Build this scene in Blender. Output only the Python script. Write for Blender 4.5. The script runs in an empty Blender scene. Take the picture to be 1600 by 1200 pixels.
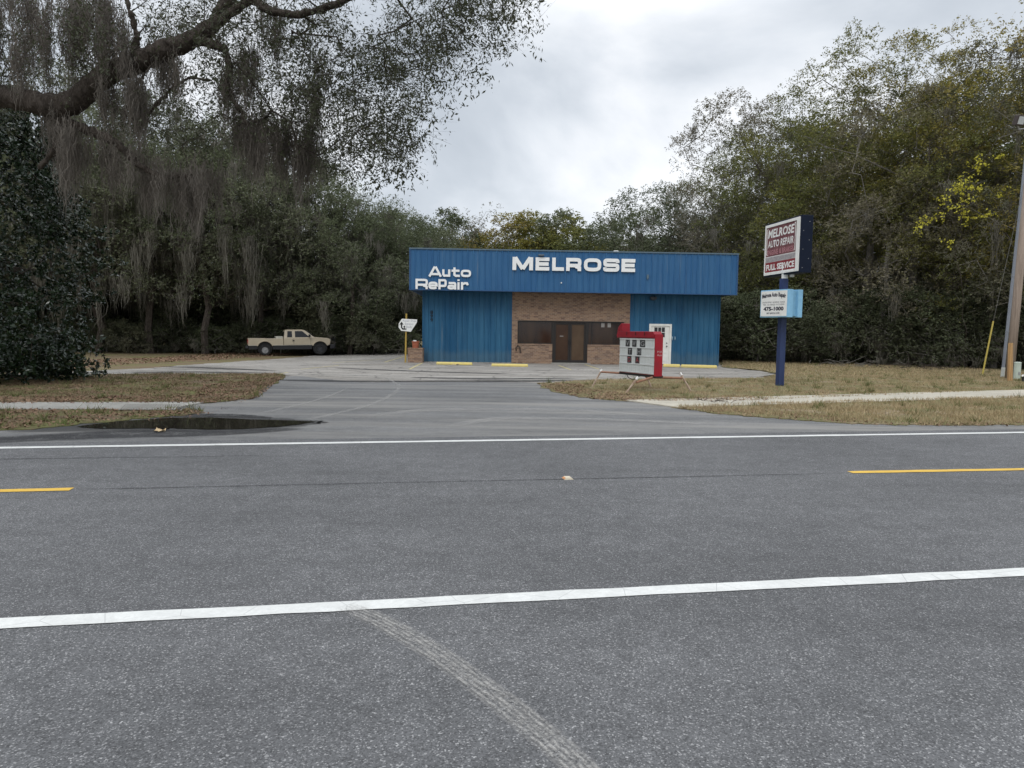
import bpy, math, random
import numpy as np
from mathutils import Vector, Matrix
from mathutils.geometry import delaunay_2d_cdt
random.seed(7); RNG = np.random.default_rng(11)
SC = bpy.context.scene; COL = SC.collection
PI = math.pi
# ------------------------------------------------------------------ camera model
F = 1109.0; H = 1.65; PITCH = math.atan(80/F); ROLL = 0.0145
_c, _s = math.cos(PITCH), math.sin(PITCH)
r0 = np.array([1., 0, 0]); u0 = np.array([0, _s, _c]); FW = np.array([0, _c, -_s])
RT = math.cos(ROLL)*r0 + math.sin(ROLL)*u0
UP = -math.sin(ROLL)*r0 + math.cos(ROLL)*u0
CP = np.array([0., 0, H])
def ss(a, b, x):
    t = np.clip((x-a)/(b-a), 0, 1); return t*t*(3-2*t)
def gh(x, y): return -0.20*ss(-6, -14, x)*ss(30, 45, y)
def ray(px, py): return FW + RT*((px-800)/F) - UP*((py-600)/F)
def G(px, py, z=0.0):
    d = ray(px, py); zz = 0.0
    for _ in range(6):
        t = (zz+z-H)/d[2]; p = CP+d*t; zz = float(gh(p[0], p[1]))
    return np.array([p[0], p[1], zz+z])
def at(px, py, Y):
    d = ray(px, py); return CP + d*(Y/d[1])
cam = bpy.data.objects.new('camera', bpy.data.cameras.new('camera')); COL.objects.link(cam)
cam.data.sensor_width = 36; cam.data.lens = 36*F/1600; cam.data.clip_end = 2000; cam.data.clip_start = 0.05
m = Matrix.Identity(4)
for i in range(3):
    m[i][0] = RT[i]; m[i][1] = UP[i]; m[i][2] = -FW[i]; m[i][3] = CP[i]
cam.matrix_world = m; SC.camera = cam
# ------------------------------------------------------------------ materials
def new_mat(name):
    mt = bpy.data.materials.new(name); mt.use_nodes = True
    nt = mt.node_tree; b = nt.nodes['Principled BSDF']; return mt, nt, b
def N(nt, typ, **kw):
    n = nt.nodes.new(typ)
    for k, v in kw.items():
        if k in n.inputs: n.inputs[k].default_value = v
        else: setattr(n, k, v)
    return n
def L(nt, a, b): nt.links.new(a, b)
def c4(c): return (c[0], c[1], c[2], 1)
def coord(nt, scale=(1, 1, 1), rot=(0, 0, 0), kind='Object', loc=(0, 0, 0)):
    tc = N(nt, 'ShaderNodeTexCoord'); mp = N(nt, 'ShaderNodeMapping')
    mp.inputs['Scale'].default_value = scale; mp.inputs['Rotation'].default_value = rot; mp.inputs['Location'].default_value = loc
    L(nt, tc.outputs[kind], mp.inputs['Vector']); return mp.outputs[0]
def noise(nt, vec, scale, detail=4, rough=.55, dist=0):
    n = N(nt, 'ShaderNodeTexNoise'); n.inputs['Scale'].default_value = scale; n.inputs['Detail'].default_value = detail
    n.inputs['Roughness'].default_value = rough; n.inputs['Distortion'].default_value = dist
    if vec is not None: L(nt, vec, n.inputs['Vector'])
    return n.outputs['Fac']
def ramp(nt, fac, stops, interp='LINEAR'):
    r = N(nt, 'ShaderNodeValToRGB'); e = r.color_ramp; e.interpolation = interp
    while len(e.elements) > 1: e.elements.remove(e.elements[-1])
    e.elements[0].position = stops[0][0]; e.elements[0].color = c4(stops[0][1]) if not isinstance(stops[0][1], (int, float)) else (stops[0][1],)*3+(1,)
    for p, c in stops[1:]:
        x = e.elements.new(p); x.color = c4(c) if not isinstance(c, (int, float)) else (c, c, c, 1)
    L(nt, fac, r.inputs[0]); return r.outputs[0]
def mix(nt, fac, a, b, mode='MIX'):
    n = N(nt, 'ShaderNodeMix', data_type='RGBA', blend_type=mode)
    for s, v in ((n.inputs[0], fac), (n.inputs[6], a), (n.inputs[7], b)):
        if isinstance(v, (int, float)): s.default_value = v
        elif isinstance(v, tuple): s.default_value = c4(v)
        else: L(nt, v, s)
    return n.outputs[2]
def math_(nt, op, a, b=0.0, clamp=False):
    n = N(nt, 'ShaderNodeMath', operation=op, use_clamp=clamp)
    for s, v in ((n.inputs[0], a), (n.inputs[1], b)):
        if isinstance(v, (int, float)): s.default_value = v
        else: L(nt, v, s)
    return n.outputs[0]
def bump(nt, b, h, strength=.3, dist=.01):
    n = N(nt, 'ShaderNodeBump'); n.inputs['Strength'].default_value = strength; n.inputs['Distance'].default_value = dist
    L(nt, h, n.inputs['Height']); L(nt, n.outputs[0], b.inputs['Normal'])
def worn(name, col, col2=None, rough=.6, scale=3, metal=0, stretch=(1, 1, 1), lo=.35, hi=.75, spec=.3, bmp=0.0):
    mt, nt, b = new_mat(name); v = coord(nt, stretch)
    f = ramp(nt, noise(nt, v, scale, 6, .65), [(lo, 0), (hi, 1)])
    c2 = col2 or tuple(x*.7 for x in col)
    c = mix(nt, f, col, c2); L(nt, c, b.inputs['Base Color'])
    b.inputs['Roughness'].default_value = rough; b.inputs['Metallic'].default_value = metal
    b.inputs['Specular IOR Level'].default_value = spec
    if bmp: bump(nt, b, noise(nt, v, scale*8, 4), bmp)
    return mt
def leaf_mat(name, cols, rough=.55, trans=.25, spec=.25, nscale=.5):
    """cols: list of colours leaves vary between; bigger clumps shift hue as real sprays of old and young leaves do"""
    mt, nt, b = new_mat(name); g = N(nt, 'ShaderNodeNewGeometry'); oi = N(nt, 'ShaderNodeObjectInfo')
    n1 = noise(nt, coord(nt), nscale, 3, .6)
    n1 = ramp(nt, n1, [(.33, 0), (.67, 1)])
    f = math_(nt, 'ADD', math_(nt, 'MULTIPLY', g.outputs['Random Per Island'], .28), math_(nt, 'MULTIPLY', n1, .36))
    f = math_(nt, 'ADD', f, math_(nt, 'MULTIPLY', oi.outputs['Random'], .62)); f = math_(nt, 'SUBTRACT', f, .13, True)
    st = [(i/(len(cols)-1), c) for i, c in enumerate(cols)]
    c = ramp(nt, f, st); L(nt, c, b.inputs['Base Color']); b.inputs['Roughness'].default_value = rough
    b.inputs['Specular IOR Level'].default_value = spec
    if trans:
        t = N(nt, 'ShaderNodeBsdfTranslucent'); L(nt, c, t.inputs[0]); ms = N(nt, 'ShaderNodeMixShader'); ms.inputs[0].default_value = trans
        L(nt, b.outputs[0], ms.inputs[1]); L(nt, t.outputs[0], ms.inputs[2]); L(nt, ms.outputs[0], nt.nodes['Material Output'].inputs[0])
    return mt
def asphalt(name, base, light, rot=0.0, speck=1.0, stain=(.45, .8), rough=.85, warm=None, streak=.5, cracks=False):
    mt, nt, b = new_mat(name); v = coord(nt, (1, 1, 1), (0, 0, -rot)); vs = coord(nt, (.12, 1, 1), (0, 0, -rot))
    vo = N(nt, 'ShaderNodeTexVoronoi'); vo.inputs['Scale'].default_value = 150; L(nt, v, vo.inputs['Vector'])
    sep = N(nt, 'ShaderNodeSeparateColor'); L(nt, vo.outputs['Color'], sep.inputs[0])
    fine = noise(nt, v, 60, 3, .7)
    k = math_(nt, 'ADD', math_(nt, 'MULTIPLY', sep.outputs[0], .72), math_(nt, 'MULTIPLY', fine, .42))
    sp = ramp(nt, k, [(.12, tuple(x*(.45) for x in base)), (.5, base), (.82, tuple(x*1.2 for x in base)), (.95, light), (1, tuple(min(.8, x*1.3) for x in light))])
    c = mix(nt, speck, base, sp)
    big = ramp(nt, noise(nt, v, .35, 6, .62), [(.3, .80), (.7, 1.14)])
    st = ramp(nt, noise(nt, vs, 1.6, 5, .6), [(.3, 1-.22*streak), (.7, 1+.14*streak)])
    c = mix(nt, 1.0, c, big, 'MULTIPLY'); c = mix(nt, 1.0, c, st, 'MULTIPLY')
    sm = ramp(nt, noise(nt, v, 5, 8, .7), [(.35, .86), (.65, 1.08)]); c = mix(nt, 1.0, c, sm, 'MULTIPLY')
    if warm:
        w = ramp(nt, noise(nt, vs, .9, 6, .7), [(stain[0], 0), (stain[1], 1)]); c = mix(nt, w, c, warm)
    if cracks:
        nv = N(nt, 'ShaderNodeTexNoise'); nv.inputs['Scale'].default_value = 1.1; nv.inputs['Detail'].default_value = 6; L(nt, v, nv.inputs['Vector'])
        va = N(nt, 'ShaderNodeVectorMath', operation='MULTIPLY_ADD'); L(nt, nv.outputs['Color'], va.inputs[0]); va.inputs[1].default_value = (1.6, 1.6, 0); L(nt, v, va.inputs[2])
        vc = N(nt, 'ShaderNodeTexVoronoi', feature='DISTANCE_TO_EDGE'); vc.inputs['Scale'].default_value = .42; L(nt, va.outputs[0], vc.inputs['Vector'])
        c = mix(nt, ramp(nt, vc.outputs['Distance'], [(.0, .8), (.022, 0)]), c, (.07, .065, .06))
        c = mix(nt, ramp(nt, noise(nt, coord(nt, (.25, 1, 1)), 1.3, 8, .8), [(.56, 0), (.66, .75)]), c, (.10, .098, .094))
        c = mix(nt, ramp(nt, noise(nt, coord(nt, (.2, 1, 1), loc=(7, 3, 0)), .9, 7, .8), [(.55, 0), (.66, .6)]), c, (.42, .40, .36))
    L(nt, c, b.inputs['Base Color']); b.inputs['Roughness'].default_value = rough; b.inputs['Specular IOR Level'].default_value = .25
    bump(nt, b, k, .55, .006); return mt
MAT = {}
def P(name, col, rough=.5, metal=0, spec=.4, emit=None):
    if name in MAT: return MAT[name]
    m_ = worn(name, col, tuple(x*.82 for x in col), rough, 6, metal, spec=spec); MAT[name] = m_; return m_
# ------------------------------------------------------------------ mesh builder
ORG = {}
class MB:
    def __init__(s): s.v = []; s.f = []
    def add(s, vs, fs):
        k = len(s.v); s.v += [tuple(float(a) for a in p) for p in vs]; s.f += [tuple(i+k for i in q) for q in fs]
    def box(s, fr, a0, a1, b0, b1, c0, c1):
        s.add([fr.p(a, b, c) for c in (c0, c1) for b in (b0, b1) for a in (a0, a1)],
              [(0, 2, 3, 1), (4, 5, 7, 6), (0, 1, 5, 4), (2, 6, 7, 3), (0, 4, 6, 2), (1, 3, 7, 5)])
    def prism(s, fr, pts, c0, c1):
        n = len(pts)
        s.add([fr.p(a, b, c0) for a, b in pts]+[fr.p(a, b, c1) for a, b in pts],
              [tuple(range(n))[::-1], tuple(range(n, 2*n))]+[(i, (i+1) % n, n+(i+1) % n, n+i) for i in range(n)])
    def loft(s, A, B, cap=True):
        n = len(A); s.add(list(A)+list(B), [(i, (i+1) % n, n+(i+1) % n, n+i) for i in range(n)]+([tuple(range(n))[::-1], tuple(range(n, 2*n))] if cap else []))
    def tube(s, pts, rs, n=8, cap=True):
        pts = [np.array(p, float) for p in pts]
        if isinstance(rs, (int, float)): rs = [rs]*len(pts)
        k = len(s.v); V = []
        for i, p in enumerate(pts):
            d = pts[min(i+1, len(pts)-1)]-pts[max(i-1, 0)]; d = d/(np.linalg.norm(d)+1e-9)
            a = np.cross(d, [0, 0, 1.]) if abs(d[2]) < .95 else np.cross(d, [0, 1., 0]); a /= np.linalg.norm(a); b = np.cross(d, a)
            for j in range(n):
                t = 2*PI*j/n; V.append(p+(a*math.cos(t)+b*math.sin(t))*rs[i])
        fs = [(i*n+j, i*n+(j+1) % n, (i+1)*n+(j+1) % n, (i+1)*n+j) for i in range(len(pts)-1) for j in range(n)]
        if cap: fs += [tuple(range(n))[::-1], tuple(range((len(pts)-1)*n, len(pts)*n))]
        s.add(V, fs)
    def build(s, name, mat, parent=None, smooth=False, bevel=0):
        me = bpy.data.meshes.new(name); off = ORG.get(parent.name, (0, 0, 0)) if parent else (0, 0, 0)
        me.from_pydata([(p[0]-off[0], p[1]-off[1], p[2]-off[2]) for p in s.v], [], s.f); me.update()
        for m_ in (mat if isinstance(mat, (list, tuple)) else [mat]): me.materials.append(m_)
        import bmesh
        bm = bmesh.new(); bm.from_mesh(me); bmesh.ops.recalc_face_normals(bm, faces=bm.faces); bm.to_mesh(me); bm.free()
        if smooth: me.shade_smooth()
        o = bpy.data.objects.new(name, me); COL.objects.link(o)
        if parent: o.parent = parent; ORG[o.name] = off
        if bevel:
            b = o.modifiers.new('bevel', 'BEVEL'); b.width = bevel; b.segments = 2; b.limit_method = 'ANGLE'
        return o
class Fr:
    def __init__(s, o, r, n=None, u=(0, 0, 1)):
        s.o = np.array(o, float); s.r = np.array(r, float); s.r /= np.linalg.norm(s.r); s.u = np.array(u, float); s.u /= np.linalg.norm(s.u)
        s.n = np.cross(s.r, s.u) if n is None else np.array(n, float)
    def p(s, a, b, c): return s.o+s.r*a+s.u*b+s.n*c
    def hit(s, px, py, c=0.0):
        d = ray(px, py); t = np.dot(s.o+s.n*c-CP, s.n)/np.dot(d, s.n); q = CP+d*t-s.o
        return float(np.dot(q, s.r)), float(np.dot(q, s.u))
def W0(loc=(0, 0, 0), yaw=0): return Fr(loc, (math.cos(yaw), math.sin(yaw), 0))
def root(name, loc, label, cat, group=None):
    o = bpy.data.objects.new(name, None); COL.objects.link(o); o.location = [float(a) for a in loc]; o.empty_display_size = .2
    ORG[o.name] = tuple(float(a) for a in loc); tag(o, label, cat, group); return o
def tag(o, label=None, cat=None, group=None, kind=None):
    if label: o['label'] = label
    if cat: o['category'] = cat
    if group: o['group'] = group
    if kind: o['kind'] = kind
    return o
def npmesh(name, V, nper, mat, parent=None, uv=None):
    """V: (M*nper,3) array, faces are consecutive nper vertices"""
    V = np.asarray(V, np.float32).reshape(-1, 3); nv = len(V); nf = nv//nper
    me = bpy.data.meshes.new(name); me.vertices.add(nv); me.vertices.foreach_set('co', V.ravel())
    me.loops.add(nv); me.loops.foreach_set('vertex_index', np.arange(nv, dtype=np.int32))
    me.polygons.add(nf); me.polygons.foreach_set('loop_start', np.arange(0, nv, nper, dtype=np.int32))
    try: me.polygons.foreach_set('loop_total', np.full(nf, nper, np.int32))
    except Exception: pass
    me.update(calc_edges=True); me.materials.append(mat)
    o = bpy.data.objects.new(name, me); COL.objects.link(o)
    if parent: o.parent = parent
    return o
def copy_tree(o, parent=None):
    c = o.copy(); COL.objects.link(c); c.parent = parent
    for ch in [k for k in bpy.data.objects if k.parent == o]: copy_tree(ch, c)
    return c
KID = {}
def copy_kids(o, loc, rz, sc, label, group=None):
    c = o.copy(); COL.objects.link(c); c.location = loc; c.rotation_euler = (0, 0, rz); c.scale = sc
    tag(c, label, None, group)
    if not group and 'group' in c: del c['group']
    for ch in KID[o.name]:
        d = ch.copy(); COL.objects.link(d); d.parent = c
    return c
# ------------------------------------------------------------------ ground sheets
def inpoly(x, y, poly):
    poly = np.asarray(poly); r = np.zeros(len(x), bool); j = len(poly)-1
    for i in range(len(poly)):
        xi, yi = poly[i][:2]; xj, yj = poly[j][:2]
        c = ((yi > y) != (yj > y)) & (x < (xj-xi)*(y-yi)/((yj-yi)+1e-12)+xi); r ^= c; j = i
    return r
def densify(poly, step, jit, rng, rough=1.0):
    out = []; n = len(poly); wob = 0.0
    for i in range(n):
        a = np.array(poly[i][:2]); b = np.array(poly[(i+1) % n][:2]); d = np.linalg.norm(b-a); k = max(1, int(d/step))
        nn = np.array([-(b-a)[1], (b-a)[0]])/(d+1e-9)
        for j in range(k):
            p = a+(b-a)*j/k
            if j or rough: wob = wob*.86+rng.normal(0, jit*.9); p = p+nn*(rng.normal(0, jit*.7)+wob)
            out.append(p)
    return out
def sheet(name, poly, z, mat, step=.5, jit=0.0, grid=3.0, kind='structure', skirt=0):
    rng = np.random.default_rng(hash(name) % 1000 if False else len(name)*13+int(abs(z)*1000))
    ring = densify(poly, step, jit, rng); pts = [Vector((float(p[0]), float(p[1]))) for p in ring]; n = len(pts)
    A = np.array([[p[0], p[1]] for p in ring]); x0, y0 = A.min(0); x1, y1 = A.max(0)
    gx, gy = np.meshgrid(np.arange(x0, x1, grid), np.arange(y0, y1, grid)); gx = gx.ravel(); gy = gy.ravel()
    k = inpoly(gx, gy, A); pts += [Vector((float(a), float(b))) for a, b in zip(gx[k], gy[k])]
    vs, es, fs, *_ = delaunay_2d_cdt(pts, [], [list(range(n))], 1, 1e-5)
    mb = MB(); mb.add([(v[0], v[1], float(gh(v[0], v[1]))+z) for v in vs], [tuple(f) for f in fs])
    if skirt:
        from collections import Counter
        ec = Counter(tuple(sorted((f[i], f[(i+1) % len(f)]))) for f in fs for i in range(len(f)))
        for (a_, b2), cnt in ec.items():
            if cnt == 1:
                p, q = mb.v[a_], mb.v[b2]; mb.add([p, q, (q[0], q[1], q[2]-skirt), (p[0], p[1], p[2]-skirt)], [(0, 1, 2, 3)])
    o = mb.build(name, mat); 
    me = o.data
    if len(me.polygons) and sum(p.normal.z*p.area for p in me.polygons) < 0: me.flip_normals()
    tag(o, kind=kind); return o, A
def GP(*pts): return [G(*p)[:2] for p in pts]
def Gd(a, b): return G(*b)[:2]-G(*a)[:2]
# road axis
e1 = Gd((0, 701), (1600, 677)); e1 /= np.linalg.norm(e1); RA = math.atan2(e1[1], e1[0]); e2 = np.array([-e1[1], e1[0]])
print('road angle', math.degrees(RA))
ax_ = G(800, 689)[:2]
def R2(a, b): return ax_+e1*a+e2*b
m_road = asphalt('road_asphalt', (.113, .113, .115), (.34, .335, .33), RA, 1.0, streak=.6)
m_apron = asphalt('apron_asphalt', (.158, .157, .155), (.34, .335, .325), RA+.35, .8, (.46, .66), warm=(.235, .225, .208), streak=1.3)
m_lot = asphalt('old_lot_asphalt', (.30, .28, .252), (.50, .47, .42), 0.0, .7, (.50, .70), warm=(.17, .15, .125), streak=1.6, cracks=True)
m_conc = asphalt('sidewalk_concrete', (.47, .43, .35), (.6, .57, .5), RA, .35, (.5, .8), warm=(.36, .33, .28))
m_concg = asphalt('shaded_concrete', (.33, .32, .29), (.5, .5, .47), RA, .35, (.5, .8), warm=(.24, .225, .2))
def soil(name, stops, sc=1.2, fine=25):
    mt, nt, b = new_mat(name); v = coord(nt)
    f = math_(nt, 'ADD', math_(nt, 'MULTIPLY', noise(nt, v, sc, 6, .7), .62), math_(nt, 'MULTIPLY', noise(nt, v, fine, 5, .8), .42))
    L(nt, ramp(nt, f, stops), b.inputs['Base Color']); b.inputs['Roughness'].default_value = .95; b.inputs['Specular IOR Level'].default_value = .1
    bump(nt, b, noise(nt, v, fine*1.5, 5, .8), .8, .03); return mt
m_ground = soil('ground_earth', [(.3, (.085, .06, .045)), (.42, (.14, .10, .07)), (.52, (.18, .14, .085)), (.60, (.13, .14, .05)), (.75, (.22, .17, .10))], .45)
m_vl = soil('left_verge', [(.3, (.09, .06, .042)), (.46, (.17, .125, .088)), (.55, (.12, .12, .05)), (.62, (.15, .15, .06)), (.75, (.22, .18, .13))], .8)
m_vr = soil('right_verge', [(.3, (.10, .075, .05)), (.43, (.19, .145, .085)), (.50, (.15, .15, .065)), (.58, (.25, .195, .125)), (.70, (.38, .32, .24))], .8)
# ground to the horizon
gx = np.concatenate([np.linspace(-400, -40, 10), np.linspace(-36, 36, 60), np.linspace(40, 400, 10)]); gy = np.concatenate([np.linspace(-60, 8, 8), np.linspace(10, 62, 60), np.linspace(70, 600, 10)])
mb = MB(); X, Y = np.meshgrid(gx, gy); Z = gh(X, Y)-.03; nx = len(gx)
mb.add(np.stack([X.ravel(), Y.ravel(), Z.ravel()], 1), [(j*nx+i, j*nx+i+1, (j+1)*nx+i+1, (j+1)*nx+i) for j in range(len(gy)-1) for i in range(nx-1)])
tag(mb.build('ground', m_ground, smooth=True), kind='structure')
lotp = GP((-700, 612), (-200, 592), (110, 581.5), (200, 577), (300, 570), (400, 563), (500, 554.5), (560, 551), (626, 549), (700, 556), (1125, 569), (1127, 574), (1190, 580), (1208, 585), (1180, 590.5), (1000, 600), (840, 640), (700, 640), (420, 640), (330, 620), (0, 610))
sheet('parking_lot', lotp, 0.0, m_lot, .25, .06)
apr = [R2(-60, -.4), R2(60, -.4), R2(60, 3.3)] + GP((1300, 640), (1050, 615), (850, 600.5), (820, 598), (700, 597.5), (560, 598), (500, 592), (465, 588), (440, 589), (380, 605), (320, 612), (0, 640)) + [R2(-60, 3.0)]
sheet('driveway', apr, .006, m_apron, .25, .04)
sheet('road', [R2(-90, -9), R2(90, -9), R2(90, .42), R2(-90, .42)], .012, m_road, 2.0, 0.0, 6.0)
# verges ------------------------------------------------------------
V_LI = GP((-500, 594), (0, 588.5), (110, 586), (250, 584.5), (430, 584.5), (447, 587), (443, 592), (430, 599), (410, 610), (398, 624), (345, 629.5), (320, 630.5), (0, 631), (-500, 632))
V_LS = GP((-500, 640.5), (0, 641), (180, 641.5), (258, 641), (300, 642), (318, 646), (290, 650), (215, 655), (140, 662), (95, 667.5), (0, 674), (-500, 684))
V_RI = GP((838, 600), (870, 597.5), (960, 593), (1080, 592), (1195, 591), (1400, 588), (2100, 586), (2100, 597), (1600, 610.5), (1200, 626.5), (1060, 628), (985, 627.5), (930, 624), (880, 616), (853, 607))
V_RS = GP((1048, 637.5), (1100, 634.5), (1200, 631.5), (1400, 626), (1600, 621), (2100, 607), (2100, 660), (1600, 664.5), (1500, 666.5), (1370, 664.5), (1200, 653), (1110, 646))
V_RB = GP((1128, 574), (1192, 579.5), (1215, 584), (1200, 590.5), (1400, 590), (2200, 590), (2200, 566), (1600, 566), (1300, 562), (1130, 561))
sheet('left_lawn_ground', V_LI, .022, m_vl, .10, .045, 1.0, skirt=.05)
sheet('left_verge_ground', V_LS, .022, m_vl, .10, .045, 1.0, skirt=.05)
sheet('right_lawn_ground', V_RI, .022, m_vr, .10, .045, 1.0, skirt=.05)
sheet('right_verge_ground', V_RS, .022, m_vr, .10, .045, 1.0, skirt=.05)
sheet('back_lawn_ground', V_RB, .018, m_vr, .2, .08, 2.0)
# sidewalks: slabs with joints
def slabs(name, far, near, mat, z, tile=1.5):
    fa, fb = G(*far[0])[:2], G(*far[1])[:2]; na, nb = G(*near[0])[:2], G(*near[1])[:2]
    d = (fb-fa)/np.linalg.norm(fb-fa); dn = (nb-na)/np.linalg.norm(nb-na); Ln = np.linalg.norm(fb-fa); s0 = min(0, float(np.dot(na-fa, d))) if far[0][0] < 0 else 0; n = int(Ln/tile); mb = MB()
    pr = lambda q: na+dn*max(float(np.dot(q-na, dn)), 0 if far[0][0] > 0 else -99)
    lim_ = float(np.dot(nb-na, dn))
    def prc(q):
        t = float(np.dot(q-na, dn)); t = max(t, 0) if far[0][0] > 0 else min(t, lim_); return na+dn*t
    for i in range(n):
        p0, p1 = fa+d*Ln*i/n, fa+d*(Ln*(i+1)/n-.012); q = [p0, p1, prc(p1), prc(p0)]
        if np.linalg.norm(q[2]-q[3]) < .01: q = q[:3]
        mb.loft([(p[0], p[1], -.02) for p in q], [(p[0], p[1], z) for p in q])
    o = mb.build(name, mat); tag(o, kind='structure'); return o
slabs('right_sidewalk', ((978, 627), (2100, 597)), ((1058, 638), (2100, 607)), m_conc, .034)
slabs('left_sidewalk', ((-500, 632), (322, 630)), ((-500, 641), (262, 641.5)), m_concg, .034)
# ribbed strip in left sidewalk
mb = MB(); 
for i in range(22):
    p = G(196+i*4.0, 631.6, .034); q = G(186+i*4.1, 640.6, .034); d = (q-p); s_ = np.array([.018, 0, 0])
    A = [p-s_, p+s_, q+s_, q-s_]; B = [a+np.array([0, 0, .014]) for a in A]; mb.loft(A, B)
tag(mb.build('sidewalk_ribs', m_concg), kind='structure')
# markings
def paint(name, col, wear=(.30, .62), rough=.7):
    mt, nt, b = new_mat(name); v = coord(nt)
    n1 = noise(nt, v, 4, 7, .75); dirt = ramp(nt, noise(nt, v, 40, 5, .8), [(.3, tuple(x*.8 for x in col)), (.6, col)])
    f = ramp(nt, n1, [(wear[0], 1), (wear[1], 0)]); vo = N(nt, 'ShaderNodeTexVoronoi', feature='DISTANCE_TO_EDGE'); vo.inputs['Scale'].default_value = 2.2; L(nt, v, vo.inputs['Vector'])
    cr = ramp(nt, vo.outputs['Distance'], [(.0, 1), (.007, 0)])
    c = mix(nt, f, dirt, tuple(x*.72 for x in col)); c = mix(nt, math_(nt, 'MULTIPLY', cr, .55), c, (.2, .2, .2))
    L(nt, c, b.inputs['Base Color']); b.inputs['Roughness'].default_value = rough; bump(nt, b, noise(nt, v, 120, 3), .5, .004); return mt
m_white = paint('white_road_paint', (.70, .70, .67), (.25, .66)); m_yel = paint('yellow_road_paint', (.72, .45, .06)); m_faint = paint('faded_yellow_paint', (.55, .47, .22), (.4, .8))
def strip(name, a, b, w, z, mat, ext0=0, ext1=0, jit=.0045):
    a = np.array(a); b = np.array(b); d = (b-a)/np.linalg.norm(b-a); a = a-d*ext0; b = b+d*ext1; n = np.array([-d[1], d[0]])*w/2
    k = max(2, int(np.linalg.norm(b-a)/.25)); mb = MB(); V = []
    rg = np.random.default_rng(5)
    for i in range(k+1):
        p = a+(b-a)*i/k; j1, j2 = rg.normal(0, jit, 2)
        for q in (p-n*(1+j1/w*2), p+n*(1+j2/w*2)): V.append((q[0], q[1], float(gh(q[0], q[1]))+z))
    mb.add(V, [(2*i, 2*i+2, 2*i+3, 2*i+1) for i in range(k)]); o = mb.build(name, mat)
    if o.data.polygons[0].normal.z < 0: o.data.flip_normals()
    tag(o, kind='structure'); return o
strip('edge_line', G(0, 978)[:2], G(1600, 897)[:2], .15, .017, m_white, 8, 25)
strip('edge_line', G(0, 701.5)[:2], G(1600, 677)[:2], .15, .017, m_white, 30, 40)
ya = (G(0, 769.3)[:2], G(112, 766.6)[:2]); yb = (G(1328, 739.8)[:2], G(1600, 735)[:2])
strip('centre_dash', ya[0], ya[1], .13, .017, m_yel, 2.4, 0); strip('centre_dash', yb[0], yb[1], .13, .017, m_yel, 0, 1.2)
def streak_mat(name, col, stripes=None, dens=(.4, .75), sc=(3, 1, 1), maxa=.7, edge=True):
    mt, nt, b = new_mat(name); uvn = N(nt, 'ShaderNodeUVMap'); mp = N(nt, 'ShaderNodeMapping'); mp.inputs['Scale'].default_value = sc; L(nt, uvn.outputs[0], mp.inputs[0])
    v = coord(nt); sx = N(nt, 'ShaderNodeSeparateXYZ'); L(nt, uvn.outputs[0], sx.inputs[0])
    a = ramp(nt, math_(nt, 'ADD', math_(nt, 'MULTIPLY', noise(nt, mp.outputs[0], 1, 5, .7), .5), math_(nt, 'MULTIPLY', noise(nt, v, 55, 3, .7), .5)), [(dens[0], 0), (dens[1], 1)])
    u = sx.outputs[0]
    e = math_(nt, 'MULTIPLY', math_(nt, 'MULTIPLY', u, math_(nt, 'SUBTRACT', 1.0, u)), 4)
    e = ramp(nt, e, [(.0, 0), (.6, 1)]) if edge else e
    vv = sx.outputs[1]; e2_ = ramp(nt, math_(nt, 'MULTIPLY', math_(nt, 'MULTIPLY', vv, math_(nt, 'SUBTRACT', 1.0, vv)), 4), [(0, 0), (.35, 1)])
    a = math_(nt, 'MULTIPLY', math_(nt, 'MULTIPLY', a, e), e2_)
    if stripes:
        w = math_(nt, 'SINE', math_(nt, 'MULTIPLY', u, stripes*2*PI)); a = math_(nt, 'MULTIPLY', a, ramp(nt, math_(nt, 'ADD', math_(nt, 'MULTIPLY', w, .5), .5), [(.1, .45), (.7, 1)]))
    a = math_(nt, 'MULTIPLY', a, maxa); L(nt, a, b.inputs['Alpha'])
    b.inputs['Base Color'].default_value = c4(col); b.inputs['Roughness'].default_value = .95; b.inputs['Specular IOR Level'].default_value = .1; return mt
def ribbon(name, pts, ws, z, mat, n=60):
    P_ = np.array(pts, float); t = np.linspace(0, len(P_)-1, n); i = np.clip(t.astype(int), 0, len(P_)-2)
    def cr(Q):
        out = []
        for tt in t:
            k = min(int(tt), len(Q)-2); s = tt-k; p0, p1, p2, p3 = Q[max(k-1, 0)], Q[k], Q[k+1], Q[min(k+2, len(Q)-1)]
            out.append(.5*((2*p1)+(-p0+p2)*s+(2*p0-5*p1+4*p2-p3)*s*s+(-p0+3*p1-3*p2+p3)*s**3))
        return np.array(out)
    C = cr(P_); rgj = np.random.default_rng(int(abs(P_[0][0])*100)); C = C+(np.cumsum(rgj.normal(0, .008, (n, 2)), 0)*(1 if 'damp' in name else 0)); w = cr(np.array([[x] for x in ws], float))[:, 0]; d = np.gradient(C, axis=0); d /= np.linalg.norm(d, axis=1)[:, None]; nn = np.stack([-d[:, 1], d[:, 0]], 1)
    V = []; 
    for k in range(n):
        for sgn in (-1, 1):
            q = C[k]+nn[k]*w[k]/2*sgn; V.append((q[0], q[1], float(gh(q[0], q[1]))+z))
    me = bpy.data.meshes.new(name); me.from_pydata([tuple(map(float, v)) for v in V], [], [(2*k+1, 2*k, 2*k+2, 2*k+3) for k in range(n-1)]); me.update()
    uv = me.uv_layers.new(name='UVMap')
    for lp in me.loops:
        vi = lp.vertex_index; uv.data[lp.index].uv = (vi % 2, (vi//2)/(n-1))
    me.materials.append(mat); o = bpy.data.objects.new(name, me); COL.objects.link(o); tag(o, kind='structure'); return o
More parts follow.
